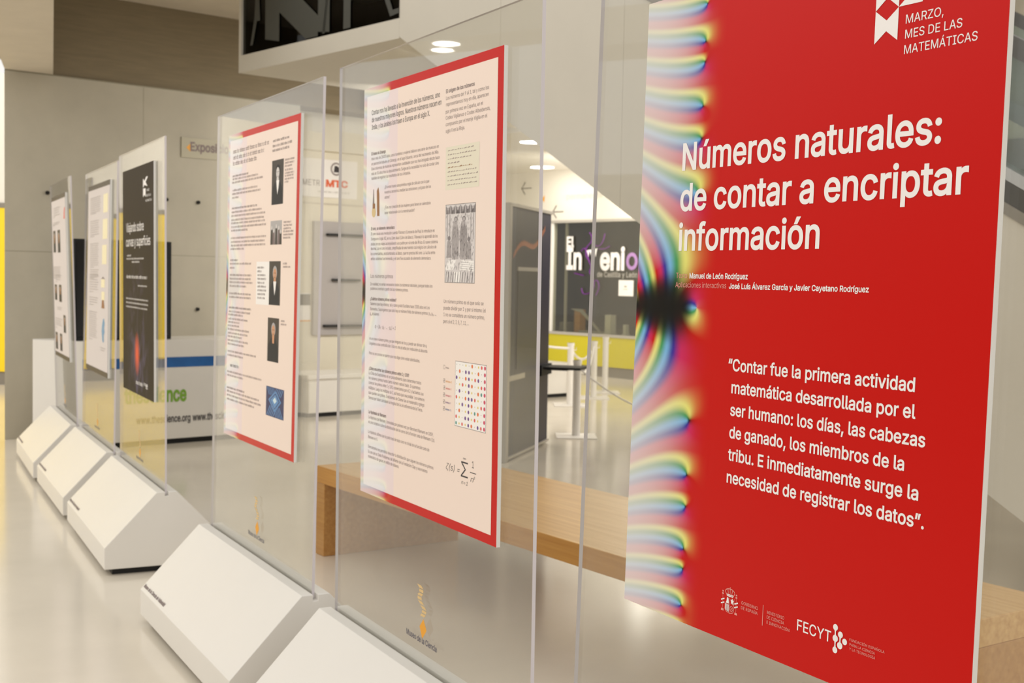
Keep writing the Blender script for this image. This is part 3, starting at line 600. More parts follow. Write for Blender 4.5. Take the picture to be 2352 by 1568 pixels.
# black outlined arrows and words on the plaster above the window
b = MB()
def arrow(x, z, s):
    b.box(x, x + s, -.006, 0, z - .008, z + .008, M['skirt'])
    for sg in (-1, 1):
        b.poly([(x, -.006, z), (x + .012, -.006, z + .012 * -sg), (x + s * .42, -.006, z + sg * s * .36), (x + s * .38, -.006, z + sg * s * .44)], M['skirt'])
arrow(wx(.10, 19.73), 2.80, .24); arrow(wx(.58, 19.2), 2.42, .24)
add_text(b, [('permanente', 2.30, 3.048, 2.60, .085, 0)], GX, .004, M['plaster_grey'], 2, .004)
b.build('wall_lettering', w2)
b = MB(); xx = wx(.42, 19.37); b.poly([(xx, -.006, 2.62), (xx + .05, -.006, 2.57), (xx + .06, -.006, 2.68)], M['orange']); b.build('orange_mark', w2)

# things standing in the display behind the glass
def disp(name, x, z1, w_, mt, label, cat, lean=0):
    m = MB(); m.prism([(-w_ / 2, .0), (w_ / 2, .0), (w_ / 2, w_), (-w_ / 2, w_)], 0, z1 - .62, mt)
    m.box(-w_ / 2 - .01, w_ / 2 + .01, -.01, .01 + w_, 0, .02, mt)
    o = m.build(name); o.matrix_world = WF @ Matrix.Translation((x, .09, .62)) @ Matrix.Shear('XZ', 4, (lean, 0)) if lean else WF @ Matrix.Translation((x, .09, .62))
    return tag(o, label, cat)
disp('display_block', 3.12, .90, .115, M['alu_white'], 'pale upright block standing on the display shelf behind the dark window', 'display block')
disp('display_block', 3.46, .77, .06, M['alu_white'], 'small low pale block on the display shelf right of the taller pale block', 'display block')
disp('display_box', 2.18, .76, .15, M['skirt'], 'small grey box on the display shelf at the left window post', 'box')
m = MB(); m.prism([(0, 0), (.12, 0), (.12, .12), (0, .12)], 0, .34, M['oak_leg'])
m.poly([(-.06, -.01, .35), (.18, -.01, .35), (.62, -.01, .0), (.56, -.01, .0), (.14, -.01, .30), (-.06, -.01, .34)], M['alu'])
m.box(.10, .60, 0, .03, 0, .03, M['alu'])
o = m.build('display_ramp'); o.matrix_world = WF @ Matrix.Translation((2.42, .09, .62)); tag(o, 'wooden post with a sloping grey ramp in the display behind the dark window', 'exhibit')
m = MB(); m.prism([(0, 0), (.14, 0), (.14, .1), (0, .1)], 0, .32, M['alu']); o = m.build('exhibit_stand'); o.matrix_world = WF @ Matrix.Translation((3.76, .09, .62)) ; tag(o, 'grey upright exhibit stand at the right end of the window display shelf', 'exhibit')
b = MB(); b.box(0, .287, -.002, .002, 0, .225, M['white_print']); b.box(.09, .18, -.003, -.0021, .09, .10, M['alu']); b.box(.11, .16, -.003, -.0021, .12, .15, M['alu'])
o = b.build('notice_sheet'); o.matrix_world = WF @ Matrix.Translation((3.418, -.006, 1.185)); tag(o, 'square white notice sheet stuck on the dark window under the lettering', 'notice')

# upper box with reversed letters and the escalator, X along -AX, front face at y=0, Y = BX direction
EO = Vector((-2.245, 10.272, 0)); EF = frame(EO, -AX)
b = MB()
zt = 4.6; H0 = 3.02; x1 = 2.175
b.box(0, x1, 0, 3.2, H0, 3.155, M['plaster_grey'])
b.box(0, .035, 0, 3.2, 3.155, zt, M['plaster_grey']); b.box(x1 - .0, x1 + .02, 0, 3.2, 3.155, zt, M['plaster_grey'])
b.box(.035, x1, 1.2, 1.25, 3.155, zt, M['black']); b.box(.035, x1, .04, 1.2, 3.155, 3.16, M['black']); b.box(.03, .04, .04, 1.2, 3.155, zt, M['black']); b.box(x1 - .01, x1, .04, 1.2, 3.155, zt, M['black']); b.box(0, x1, 0, 3.2, zt, zt + .1, M['plaster_grey'])
o = b.build('wall_box'); o.matrix_world = EF; struct(o)
b = MB(); b.box(.035, x1, .02, .03, 3.155, zt, M['box_glass']); wn = b.build('window_2'); wn.matrix_world = EF; struct(wn)
b = MB(); g = mat('dim_grey_vinyl', (70, 70, 64), .6)
def bar(pts): b.poly([(x, .012, z) for x, z in pts], g)
bar([(.39, 3.24), (.60, 3.20), (.60, 4.4), (.39, 4.4)])
bar([(1.145, 3.20), (1.30, 3.18), (1.30, 4.4), (1.145, 4.4)])
bar([(.60, 3.70), (.60, 3.42), (.98, 3.17), (1.145, 3.17), (1.145, 3.32)])
bar([(1.205, 3.18), (1.24, 3.18), (1.42, 4.2), (1.38, 4.2)])
bar([(1.48, 3.175), (1.57, 3.175), (1.57, 4.4), (1.48, 4.4)])
bar([(2.05, 3.185), (2.15, 3.195), (2.15, 3.23), (2.08, 3.225), (1.60, 4.2), (1.52, 4.2)])
bar([(.16, 3.22), (.20, 3.22), (.26, 3.40), (.31, 3.40), (.29, 3.62), (.24, 3.62), (.22, 3.42)])
b.build('window_letters', wn)

# escalator truss, cladding and balustrades
es = empty('escalator', mw=EF); tag(es, 'grey clad escalator rising to the left behind the red poster', 'escalator')
sl = math.tan(math.radians(30.1))
def zb(x): return 3.03 - (x - x1) * sl
def band(name, x0, x1_, dz0, dz1, y0, y1, mt, flat=True):
    m = MB(); P = []
    for yy in (y0, y1):
        P += [(x0, yy, zb(x0) + dz0), (x1_, yy, zb(x1_) + dz0), (x1_, yy, zb(x1_) + dz1), (x0, yy, zb(x0) + dz1)]
    k = m.mi(mt); m.v = P
    m.f = [(0, 1, 2, 3), (7, 6, 5, 4), (0, 4, 5, 1), (3, 2, 6, 7), (0, 3, 7, 4), (1, 5, 6, 2)]; m.m = [k] * 6
    return m.build(name, es)
xe = x1 + 5.15
xs = [x1, x1 + 1.05, x1 + 2.1, x1 + 3.15, x1 + 4.2, xe]
for i in range(5): band('cladding_panel', xs[i] + .001, xs[i + 1] - .001, 0, 1.22, 0, .02, M['plaster_grey'])
band('truss', x1, xe, .01, 1.2, .021, 1.5, M['plaster_grey'])
band('trim_strip', x1, xe, 1.22, 1.27, -.01, .06, M['skirt'])
band('skirt_strip', x1, xe, 1.27, 1.36, .0, .06, M['rubber'])
band('deck_strip', x1, xe, 1.365, 1.42, -.01, .10, M['steel'])
band('glass_panel', x1, xe, 1.42, 1.88, .05, .062, M['bglass'])
band('handrail', x1, xe, 1.88, 1.97, .02, .09, M['rubber'])
band('deck_strip', x1, xe, 1.40, 1.50, 1.35, 1.5, M['steel'])
band('glass_panel', x1, xe, 1.50, 1.90, 1.40, 1.41, M['bglass'])
band('handrail', x1, xe, 1.90, 1.97, 1.36, 1.44, M['rubber'])
band('step_band', x1, xe, 1.1, 1.24, .10, 1.34, M['rubber'])

# lamps
def lamp(x, y, z, r, label):
    m = MB(); m.cyl((0, 0), r, -.012, 0, M['lamp'], n=24); o = empty('ceiling_lamp', (x, y, z)); tag(o, label, 'lamp'); m.build('diffuser', o)
    m = MB(); n = 24
    for i in range(n):
        a0, a1 = 2 * math.pi * i / n, 2 * math.pi * (i + 1) / n
        for (ra, rb, z0_, z1_) in ((r + .003, r + .02, -.016, -.016),):
            m.poly([(ra * math.cos(a0), ra * math.sin(a0), z0_), (ra * math.cos(a1), ra * math.sin(a1), z0_), (rb * math.cos(a1), rb * math.sin(a1), 0), (rb * math.cos(a0), rb * math.sin(a0), 0)], M['alu_white'])
    m.build('rim', o); return o
lamp(.20, 15.1, 3.04, .15, 'round lit ceiling downlight nearest above the dark navy kiosk')
lamp(.39, 18.5, 3.04, .17, 'round lit ceiling downlight close to the bright wall above the window')
lamp(1.80, 17.0, 3.04, .16, 'round ceiling downlight hidden by the red poster, mirrored on the floor')
lamp(-8.07, 8.95, 3.75, .13, 'round lit downlight mirrored at the top of the second acrylic sheet')
lamp(-8.35, 9.20, 3.75, .11, 'smaller round downlight mirrored just below the larger one')

# ------------------------------------------------------------------ the six display stands
L_, TW, BW, HR, SL, ZB, PW, PH, PZ, PU, AI, AH = 1.2895, .0472, .2832, .3773, .1305, .0300, .8539, 1.1631, .4051, .2259, .0257, 1.6645
def stand_frame(i):
    x, y, yaw, lu, ln, du, dz = STANDS[i]
    e = Vector((math.sin(yaw), -math.cos(yaw), 0))
    F = frame((x, y, 0), e)                       # X = far->near, Y = away from viewer (= -n)
    k = math.sqrt(1 + lu * lu + ln * ln)
    def acr(u, v, w):                             # point on the leaning sheet
        return (u + v * lu / k, -(w + v * ln / k), HR + v / k)
    def pos(u, v, w):                             # poster coordinates
        return acr(u + PU + du, v + PZ + dz, w + .015)
    return F, acr, pos
acry = ['nearest and mostly below the frame, holding the red title poster', 'second from right, holding the cream poster with number grid', 'third from right, holding the cream poster with portraits', 'fourth from right, holding the dark galaxy poster', 'second from left, holding the poster with pale picture blocks', 'farthest left, holding the poster with dark portrait photos']
for i in range(6):
    F, acr, pos = stand_frame(i)
    st = empty('display_stand', mw=F)
    tag(st, 'white display stand, ' + acry[i], 'display stand', 'white display stands with acrylic sheets in a row')
    m = MB(); prof = [(-BW, ZB), (-BW, SL), (-TW, HR), (-.0085, HR), (-.0085, HR - .02), (.0085, HR - .02), (.0085, HR), (TW, HR), (BW, SL), (BW, ZB)]
    n = len(prof); m.v = [(0, y, z) for y, z in prof] + [(L_, y, z) for y, z in prof]; k = m.mi(M['base'])
    m.f = [tuple(range(n)), tuple(reversed(range(n, 2 * n)))] + [(a, n + a, n + (a + 1) % n, (a + 1) % n) for a in range(n)]
    m.f = [tuple(reversed(f)) for f in m.f]; m.m = [k] * len(m.f)
    bs_ = m.build('base', st, bevel=.002)
    m = MB(); m.box(.03, L_ - .03, -BW + .04, BW - .04, 0, ZB, M['black']); m.build('plinth', st)
    m = MB(); t = .0046; u0, u1 = AI, L_ - AI
    P = [acr(u, v, w) for (u, v, w) in [(u0, -.018, t), (u1, -.018, t), (u1, -.018, -t), (u0, -.018, -t), (u0, AH, t), (u1, AH, t), (u1, AH, -t), (u0, AH, -t)]]
    m.v = P; m.f = [(0, 3, 2, 1), (4, 5, 6, 7), (0, 1, 5, 4), (1, 2, 6, 5), (2, 3, 7, 6), (3, 0, 4, 7)]
    ka, ke = m.mi(M['acrylic'] if i < 3 else M['acrylic_low_haze']), m.mi(M['edge']); m.m = [ke, ke, ka, ke, ka, ke]
    sh_ = m.build('acrylic_sheet', st)
    m = MB(); mp = lambda u, v, w: pos(u, v, w - .0095)
    add_text(m, [('Museo de la Ciencia', .322, .516, -.343, .015, 0)], mp, 0, mat('slate_vinyl', (62, 62, 84), .5) if i == 0 else bpy.data.materials['slate_vinyl'], 2, .016)
    m.build('sheet_lettering', sh_)
    m = MB(); m.poly([mp(.4251, -.331, 0), mp(.452, -.303, 0), mp(.4318, -.276, 0), mp(.408, -.301, 0)], M['orange'])
    fo = bpy.data.materials.get('faint_orange') or mat('faint_orange', (216, 184, 128), .6)
    wv_ = [(.402 + .012 * math.sin(k * 1.3) + .004 * k, -.190 - k * .0105) for k in range(9)]
    for (ua, va), (ub, vb) in zip(wv_[:-1], wv_[1:]):
        m.poly([mp(ua - .014, va, 0), mp(ub - .014, vb + .003, 0), mp(ub + .012, vb + .003, 0), mp(ua + .012, va, 0)], fo)
    m.build('sheet_emblem', sh_)
    # small print along the lower front edge of the base
    sd = Vector((0, BW - TW, HR - SL)).normalized(); nn = Vector((0, -(HR - SL), BW - TW)).normalized()
    def smp(u, v, w, sd=sd, nn=nn): return tuple(Vector((u, -BW, SL)) + sd * v + nn * (w + .0008))
    m = MB(); add_text(m, [('Museo de la Ciencia de Valladolid', .012, .355, .016, .013, 1)], smp, 0, M['ink_grey'], 2, .01)
    m.build('base_lettering', bs_)

def poster(i, label, board_m=None):
    F, acr, pos = stand_frame(i)
    o0 = Vector(pos(PW / 2, 0, -.0102)); W = F @ Matrix.Translation(o0)
    po = empty('poster', mw=W); tag(po, label, 'poster', 'posters mounted on the acrylic sheets')
    mp = lambda u, v, w: tuple(Vector(pos(u, v, w)) - o0)
    m = MB(); P = [mp(*q) for q in [(0, 0, 0), (PW, 0, 0), (PW, 0, -.0102), (0, 0, -.0102), (0, PH, 0), (PW, PH, 0), (PW, PH, -.0102), (0, PH, -.0102)]]
    m.v = P; m.f = [(0, 3, 2, 1), (4, 5, 6, 7), (0, 1, 5, 4), (1, 2, 6, 5), (2, 3, 7, 6), (3, 0, 4, 7)]
    k0, k1 = m.mi(M['board']), m.mi(board_m or M['board']); m.m = [k0, k0, k1, k0, k0, k0]
    m.build('board', po)
    return po, mp
W_ = .0006

# --- poster 1: red title poster
po, mp = poster(0, 'large red poster with big white title and rainbow strip, nearest at right', M['red'])
phase_grid('phase_portrait', mp, 0, .2445, 0, PH, PH, .00004, .0016, po)
for nm, rows, mt_, bd, ck in [('title_word', words(TITLE, .016, 5), 'ink_white', .016, 1), ('quote_line', QUOTE, 'ink_white', .016, 1), ('header_line', HEAD, 'ink_white', .002, 1), ('agency_name', FECYT, 'ink_white', .006, 1)]:
    for r_ in rows:
        m = MB(); add_text(m, [r_], mp, W_, M[mt_], 5 if nm == 'title_word' else 3, bd); m.build(nm, po)
m = MB(); add_text(m, [r for r in CREDIT if r[5] == 0], mp, W_, M['ink_pale'], 2); m.build('credit_label', po)['kind'] = 'stuff'
m = MB(); add_text(m, [r for r in CREDIT if r[5]], mp, W_, M['ink_white'], 2, .0); m.build('credit_names', po)['kind'] = 'stuff'
m = MB(); add_text(m, GOB + FUND, mp, W_, M['ink_pale'], 2, .004); rect(m, mp, .4131, .4146, .0506, .0856, W_, M['ink_pale']); m.build('ministry_text', po)['kind'] = 'stuff'
# ribbon emblem (month of mathematics)
m = MB(); a, c = .6057, .6526; mid = .6291; P = lambda *q: m.poly([mp(u, v, W_) for u, v in q], M['ink_white'])
P((a, .9949), (mid, 1.0113), (c, .9946), (c, 1.0436), (mid, 1.0273), (a, 1.0443))
P((a, 1.0443), (mid, 1.0612), (mid, 1.0780), (a, 1.0930)); P((c, 1.0436), (c, 1.0930), (mid, 1.0780), (mid, 1.0612))
P((c, 1.0436), (.6988, 1.0433), (.6760, 1.0612)); P((.6988, 1.0433), (.6988, 1.0930), (.6760, 1.0612))
m.build('ribbon_emblem', po)
# agency emblem: six linked discs
m = MB()
for k, (u, v, rr) in enumerate(MOL):
    rr *= 1.06
    m.poly([mp(u + rr * 1.05 * math.cos(t * math.pi / 10), v + rr * math.sin(t * math.pi / 10), W_) for t in range(20)], M['ink_white'])
def neck(p, q, w=.0011):
    d = Vector((q[0] - p[0], q[1] - p[1])).normalized(); n = Vector((-d.y, d.x))
    m.poly([mp(p[0] + n.x * w * 2.2, p[1] + n.y * w * 2.2, W_ + .0002), mp((p[0] + q[0]) / 2 + n.x * w, (p[1] + q[1]) / 2 + n.y * w, W_ + .0002), mp(q[0] + n.x * w * 2.2, q[1] + n.y * w * 2.2, W_ + .0002), mp(q[0] - n.x * w * 2.2, q[1] - n.y * w * 2.2, W_ + .0002), mp((p[0] + q[0]) / 2 - n.x * w, (p[1] + q[1]) / 2 - n.y * w, W_ + .0002), mp(p[0] - n.x * w * 2.2, p[1] - n.y * w * 2.2, W_ + .0002)], M['ink_white'])
for p_, q_ in [(0, 2), (2, 5), (1, 4)]:
    neck(MOL[p_], MOL[q_])
m.build('agency_emblem', po)
# coat of arms
m = MB(); ip, iw = M['ink_pale'], M['ink_white']
def cr(pts, mt_=None): m.poly([mp(.3015 + x * .0463, .0500 + y * .0460, W_) for x, y in pts], mt_ or ip)
def ln(p, q, w=.025, mt_=None):
    d = Vector((q[0] - p[0], q[1] - p[1])).normalized() * w; n = (-d.y, d.x)
    cr([(p[0] + n[0], p[1] + n[1]), (p[0] - n[0], p[1] - n[1]), (q[0] - n[0], q[1] - n[1]), (q[0] + n[0], q[1] + n[1])], mt_)
cx = .52
pts = [(cx + .28 * math.cos(t), .80 + .13 * math.sin(t)) for t in [math.pi * k / 10 for k in range(11)]]
for p_, q_ in zip(pts[:-1], pts[1:]): ln(p_, q_, .018)
for dx in (-.14, 0, .14): ln((cx + dx * .7, .70), (cx + dx, .92), .014)
ln((cx - .28, .80), (cx - .18, .66), .016); ln((cx + .28, .80), (cx + .18, .66), .016)
ln((cx - .18, .70), (cx + .18, .70), .018, iw); ln((cx - .18, .65), (cx + .18, .65), .018, iw); ln((cx, .93), (cx, 1.0), .014); ln((cx - .04, .97), (cx + .04, .97), .010)
cr([(.29, .36), (.35, .36), (.47, .36), (.46, .42), (.44, .55), (.40, .61), (.35, .56), (.33, .44), (.30, .40)], iw)
cr([(.60, .36), (.66, .42), (.70, .36), (.74, .36), (.72, .46), (.76, .54), (.70, .52), (.66, .60), (.62, .52), (.56, .54), (.60, .46)], iw)
for k in range(5): ln((.27 + k * .048, .33), (.27 + k * .048, .09 - k * .012), .013, iw)
sh = [(.25, .34), (.25, .12), (.32, .04), (.51, 0), (.70, .04), (.77, .12), (.77, .60)]
for p_, q_ in zip(sh[:-1], sh[1:]): ln(p_, q_, .010)
ln((.51, .02), (.51, .60), .008)
for t in range(12): 
    a0, a1 = 2 * math.pi * t / 12, 2 * math.pi * (t + 1) / 12
    ln((.63 + .09 * math.cos(a0), .19 + .10 * math.sin(a0)), (.63 + .09 * math.cos(a1), .19 + .10 * math.sin(a1)), .010)
ln((.56, .12), (.70, .26), .008); ln((.56, .26), (.70, .12), .008)
for x in (.10, .90):
    cr([(x - .08, .02), (x + .08, .02), (x + .07, .10), (x - .07, .10)]); ln((x, .10), (x, .66), .006); ln((x - .05, .68), (x + .05, .68), .03); ln((x, .74), (x, .80), .04)
    for z in (.28, .42): ln((x - .10, z), (x + .10, z + .08), .024, iw)
m.build('coat_of_arms', po)

# --- cream text posters 2 and 3 share the printed background
def cream_bg(po, mp, right=.0285):
    phase_grid('phase_portrait', mp, 0, .2445, 0, PH, PH, .0002, .0032, po)
    m = MB(); rect(m, mp, .2445, PW - right, .0235, PH - .0235, .0004, M['cream_print']); m.build('cream_panel', po)
    phase_grid('faded_phase_portrait', mp, .0235, .2445, .0235, PH - .0235, PH, .0004, .0032, po, veil=.82)
def blk(po, mp, name, rows, mt_='ink_grey', res=2, bold=.0, ba=.022):
    m = MB(); add_text(m, rows, mp, W_, M[mt_], res, bold, ba); o = m.build(name, po); o['kind'] = 'stuff'; return o
po, mp = poster(1, 'cream poster of small text with coloured number grid and sum formula', M['red'])
cream_bg(po, mp)
blk(po, mp, 'intro_text', P2HEAD, 'ink_dark', 2, .004); blk(po, mp, 'side_text', P2ORIG)
for nm, r in [('paragraph', P2A), ('paragraph', P2B), ('paragraph', P2C), ('subheading', P2D), ('paragraph', P2E), ('equation', P2Q), ('side_text', P2F), ('paragraph', P2G), ('paragraph', P2H)]:
    blk(po, mp, nm, r, res=1 if nm == 'paragraph' else 2)
m = MB(); add_text(m, ZF, mp, W_, M['ink_dark'], 3, -.004); rect(m, mp, .7126, .7455, .156, .158, W_, M['ink_dark']); m.build('sum_formula', po)['kind'] = 'stuff'
# bone pictures
m = MB(); u0, u1, v0, v1 = BONE1; m.poly([mp(u0, v0, W_), mp(u1, v0, W_), mp((u0 + u1) / 2 + .002, v1, W_), mp((u0 + u1) / 2 - .002, v1, W_)], M['ink_grey'])
u0, u1, v0, v1 = BONE1B; m.poly([mp((u0 + u1) / 2 + (u1 - u0) / 2 * math.cos(t * .628), (v0 + v1) / 2 - .003 + (v1 - v0) / 2 * math.sin(t * .628), W_ + .0001) for t in range(10)], M['bone2'])
rect(m, mp, u0 + .006, u1 - .006, v1 - .008, v1 + .006, W_ + .0002, M['bone'])
u0, u1, v0, v1 = BONE2; m.poly([mp(u0 + .004, v0, W_), mp(u1, v0, W_), mp(u1 - .003, v1 - .02, W_), mp(u1 - .010, v1, W_), mp(u0, v1 - .01, W_)], M['bone']); m.build('bone_picture', po)
# manuscript picture
m = MB(); u0, u1, v0, v1 = MANUS; rect(m, mp, u0, u1, v0, v1, W_, M['paper'])
rn = random.Random(3)
for k in range(9):
    v = v1 - .010 - k * (v1 - v0 - .016) / 8.5; u = u0 + .012; end = u1 - (.01 if k > 4 else .02 + .02 * rn.random())
    if k == 3: end = u0 + .08
    while u < end - .006:
        L = rn.choice([.006, .010, .014])
        m.poly([mp(u, v, W_ + .0002), mp(u + L, v + .0006, W_ + .0002), mp(u + L, v + .0015 + .0025 * rn.random(), W_ + .0002), mp(u, v + .0014, W_ + .0002)], M['bone'] if k == 4 else M['ink_mid']); u += L + .0045
m.build('manuscript_picture', po)
# engraving of two scholars at a table
m = MB(); u0, u1, v0, v1 = WOOD; rect(m, mp, u0, u1, v0, v1, W_, M['ink_dark']); rect(m, mp, u0 + .001, u1 - .001, v0 + .001, v1 - .001, W_ + .0001, mat('engraving_paper', (214, 208, 206), .6))
dk, md = mat('engraving_ink', (128, 121, 122), .6), mat('engraving_half_tone', (176, 169, 168), .6)
w_, h_ = u1 - u0, v1 - v0
def E(pts, mt_): m.poly([mp(u0 + x * w_, v0 + y * h_, W_ + .0002) for x, y in pts], mt_)
def El(cx, cy, rx, ry, mt_, lv=.0003): m.poly([mp(u0 + (cx + rx * math.cos(t * .524)) * w_, v0 + (cy + ry * math.sin(t * .524)) * h_, W_ + lv) for t in range(12)], mt_)
for k in range(6):
    x = .02 + k * .165; E([(x, .88), (x + .15, .88), (x + .15, .99), (x + .075, .93), (x, .99)], dk); El(x + .075, .945, .035, .02, md)
    E([(x + .02, .875), (x + .13, .875), (x + .075, .94)], md)
for x in (.05, .14, .84, .92): E([(x, .55), (x + .035, .55), (x + .035, .87), (x, .87)], md)
for (cx_, lean) in ((.36, -1), (.63, 1)):
    E([(cx_ - .12, .30), (cx_ + .10, .30), (cx_ + .12, .62), (cx_ + .04, .78), (cx_ - .08, .78), (cx_ - .14, .60)], md)
    El(cx_, .81, .06, .035, dk); El(cx_, .805, .04, .025, md, .0004)
    for k in range(7): x = cx_ - .10 + k * .03; E([(x, .33 + .02 * (k % 3)), (x + .008, .33), (x + .012 * lean, .74 - .03 * (k % 2)), (x - .004, .72)], dk)
for (cx_, y0_) in ((.14, .32), (.80, .30)):
    E([(cx_ - .09, y0_), (cx_ + .09, y0_), (cx_ + .06, y0_ + .22), (cx_ - .06, y0_ + .22)], md); El(cx_, y0_ + .25, .05, .03, dk)
    for k in range(5): x = cx_ - .07 + k * .033; E([(x, y0_), (x + .008, y0_), (x + .006, y0_ + .2), (x, y0_ + .2)], dk)
E([(.02, .16), (.30, .17), (.38, .29), (.12, .29)], M['white_print']); E([(.50, .17), (.97, .15), (.97, .28), (.56, .29)], M['white_print'])
for k in range(4): E([(.54, .185 + k * .026), (.96, .170 + k * .026), (.96, .174 + k * .026), (.54, .190 + k * .026)], dk)
for k in range(12): x = .02 + .08 * k; E([(x, .01), (x + .03, .01), (x + .05, .14), (x + .03, .14)], dk if k % 2 else md)
E([(.34, .01), (.50, .01), (.56, .14), (.32, .14)], M['white_print'])
for k in range(260):
    x, y = rn.random() * .94 + .02, rn.random() * .86 + .02; E([(x, y), (x + .012, y), (x + .02, y + .03), (x + .008, y + .03)], dk if k % 2 else md)
m.build('engraving_picture', po)
# coloured grid of the first hundred numbers
m = MB(); ga, gb, gc, gd = GRID; gu0, gu1 = .6236, .7924; gv0, gv1 = .2612, .4230
rect(m, mp, gu0, gu1, gv0, gv1, W_, M['ink_grey']); rect(m, mp, gu0 + .0012, gu1 - .0012, gv0 + .0012, gv1 - .0012, W_ + .0001, M['white_print']); ng = m.build('number_grid', po)
cols = {'y': mat('yellow_dot', (226, 200, 90), .5), 'o': mat('orange_dot', (226, 116, 60), .5), 'r': mat('coral_dot', (222, 96, 90), .5), 'p': mat('pink_dot', (206, 60, 96), .5), 'v': mat('violet_dot', (112, 70, 140), .5), 't': mat('teal_dot', (90, 150, 140), .5), 'd': M['ink_grey']}
m = MB()
for n in range(1, 101):
    q = [k for k in (2, 3, 5, 7) if n % k == 0 and n != k]
    if not q: c, rr = 'd', .0012
    elif q == [2]: c, rr = 'y', .0030
    elif q == [2, 3]: c, rr = 'o', .0048
    elif q == [3]: c, rr = 'r', .0046
    elif 5 in q and 2 in q: c, rr = 'p', .0050
    elif q == [7]: c, rr = 't', .0046
    elif 7 in q: c, rr = 'v', .0048
    else: c, rr = 'v', .0046
    u = gu0 + (((n - 1) % 10) + .5) * (gu1 - gu0) / 10; v = gv1 - (((n - 1) // 10) + .5) * (gv1 - gv0) / 10
    m.poly([mp(u + rr * math.cos(t * .628), v + rr * math.sin(t * .628), W_ + .0002) for t in range(10)], cols[c])
m.build('number_dots', ng)['kind'] = 'stuff'
lc_ = ['ink_grey', None, None, None, None, None]; pal = [M['ink_grey'], M['orange'], cols['r'], cols['p'], cols['v'], M['blue']]
m = MB()
for k, r in enumerate(LEG):
    add_text(m, [r], mp, W_, pal[k], 1, .004); u = r[1] - .014; v = r[3] - .002
    for (a_, b_, c_, d_) in ((0, .0095, 0, .0008), (0, .0095, .0092, .010), (0, .0008, 0, .010), (.0087, .0095, 0, .010)): rect(m, mp, u + a_, u + b_, v + c_, v + d_, W_, M['ink_grey'])
    if k: m.poly([mp(u + .002, v + .006, W_), mp(u + .0045, v + .002, W_), mp(u + .009, v + .011, W_), mp(u + .0045, v + .005, W_)], M['ink_dark'])
m.build('grid_legend', po)['kind'] = 'stuff'

# --- poster 3: portraits
po, mp = poster(2, 'cream poster of small text with dark portraits and a blue chip picture', M['red'])
cream_bg(po, mp)
m = MB(); add_bars(m, P3H, mp, W_, M['ink_mid']); m.build('intro_text', po)['kind'] = 'stuff'
m = MB(); add_bars(m, P3R, mp, W_, M['ink_grey']); m.build('side_text', po)['kind'] = 'stuff'
m = MB(); add_bars(m, P3B, mp, W_, M['ink_mid'], M['ink_grey']); m.build('paragraph', po)['kind'] = 'stuff'
m = MB(); add_bars(m, P3C, mp, W_, M['ink_mid'], M['ink_grey']); m.build('paragraph', po)['kind'] = 'stuff'
m = MB(); add_bars(m, P3F, mp, W_, M['ink_dark']); m.build('equation', po)['kind'] = 'stuff'
m = MB(); rect(m, mp, *P3W, W_, M['white_print']); qb = m.build('quote_box', po)
m = MB(); add_bars(m, P3WT, mp, W_ + .0002, M['ink_grey']); m.build('quote_text', qb)['kind'] = 'stuff'
pd, skin, skin2, coat, lgt = mat('portrait_dark', (48, 40, 36), .5), mat('portrait_skin', (206, 150, 110), .6), mat('portrait_grey_face', (214, 208, 204), .6), mat('portrait_coat', (24, 24, 28), .6), mat('photo_light', (176, 172, 170), .6)
def portrait(po, mp, R, face, collar, name='portrait', w=W_, bgm=None):
    u0, u1, v0, v1 = R; m = MB(); rect(m, mp, u0, u1, v0, v1, w, bgm or pd); a_, h = u1 - u0, v1 - v0
    q = lambda pts, mt_, k: m.poly([mp(u0 + x * a_, v0 + y * h, w + .0002 * k) for x, y in pts], mt_)
    q([(.06, 0), (.94, 0), (.90, .36), (.66, .56), (.36, .56), (.10, .38)], coat, 1)
    el = lambda cx, cy, rx, ry, mt_, k: q([(cx + rx * math.cos(t * .4488), cy + ry * math.sin(t * .4488)) for t in range(14)], mt_, k)
    el(.52, .74, .19, .155, coat if face is skin2 else lgt, 2); el(.52, .71, .14, .125, face, 3)
    q([(.44, .42), (.60, .42), (.62, .60), (.42, .60)], face, 2)
    if collar: q([(.40, .54), (.66, .54), (.60, .36), (.52, .22), (.46, .36)], M['white_print'], 3)
    for ex in (.46, .58): el(ex, .73, .022, .012, coat, 4)
    q([(.51, .71), (.55, .71), (.54, .66), (.51, .66)], lgt, 4); q([(.47, .635), (.57, .635), (.56, .625), (.48, .625)], coat, 4)
    return m.build(name, po)
portrait(po, mp, P3PH[0], skin2, True)
m = MB(); u0, u1, v0, v1 = P3PH[1]; rect(m, mp, u0, u1, v0, v1, W_, lgt)
for k, (x, h) in enumerate([(.12, .8), (.30, .66), (.52, .86), (.74, .78), (.9, .6)]):
    uu = u0 + x * (u1 - u0); m.poly([mp(uu - .013, v0, W_ + .0002), mp(uu + .013, v0, W_ + .0002), mp(uu + .010, v0 + (v1 - v0) * h * .8, W_ + .0002), mp(uu - .010, v0 + (v1 - v0) * h * .8, W_ + .0002)], pd if k % 2 == 0 else M['ink_grey'])
    m.poly([mp(uu + .006 * math.cos(t * .785), v0 + (v1 - v0) * h * .88 + .008 * math.sin(t * .785), W_ + .0003) for t in range(8)], skin2)
m.build('group_photo', po)
portrait(po, mp, P3PH[2], skin, True); portrait(po, mp, P3PH2[0], skin, False)
m = MB(); u0, u1, v0, v1 = P3PH2[1]; a_, h = u1 - u0, v1 - v0; c1, c2, c3 = mat('chip_indigo', (40, 44, 92), .5), mat('chip_blue', (92, 140, 190), .5), mat('chip_glow', (206, 226, 232), .5)
rect(m, mp, u0, u1, v0, v1, W_, c1); q = lambda pts, mt_, k: m.poly([mp(u0 + x * a_, v0 + y * h, W_ + .0002 * k) for x, y in pts], mt_)
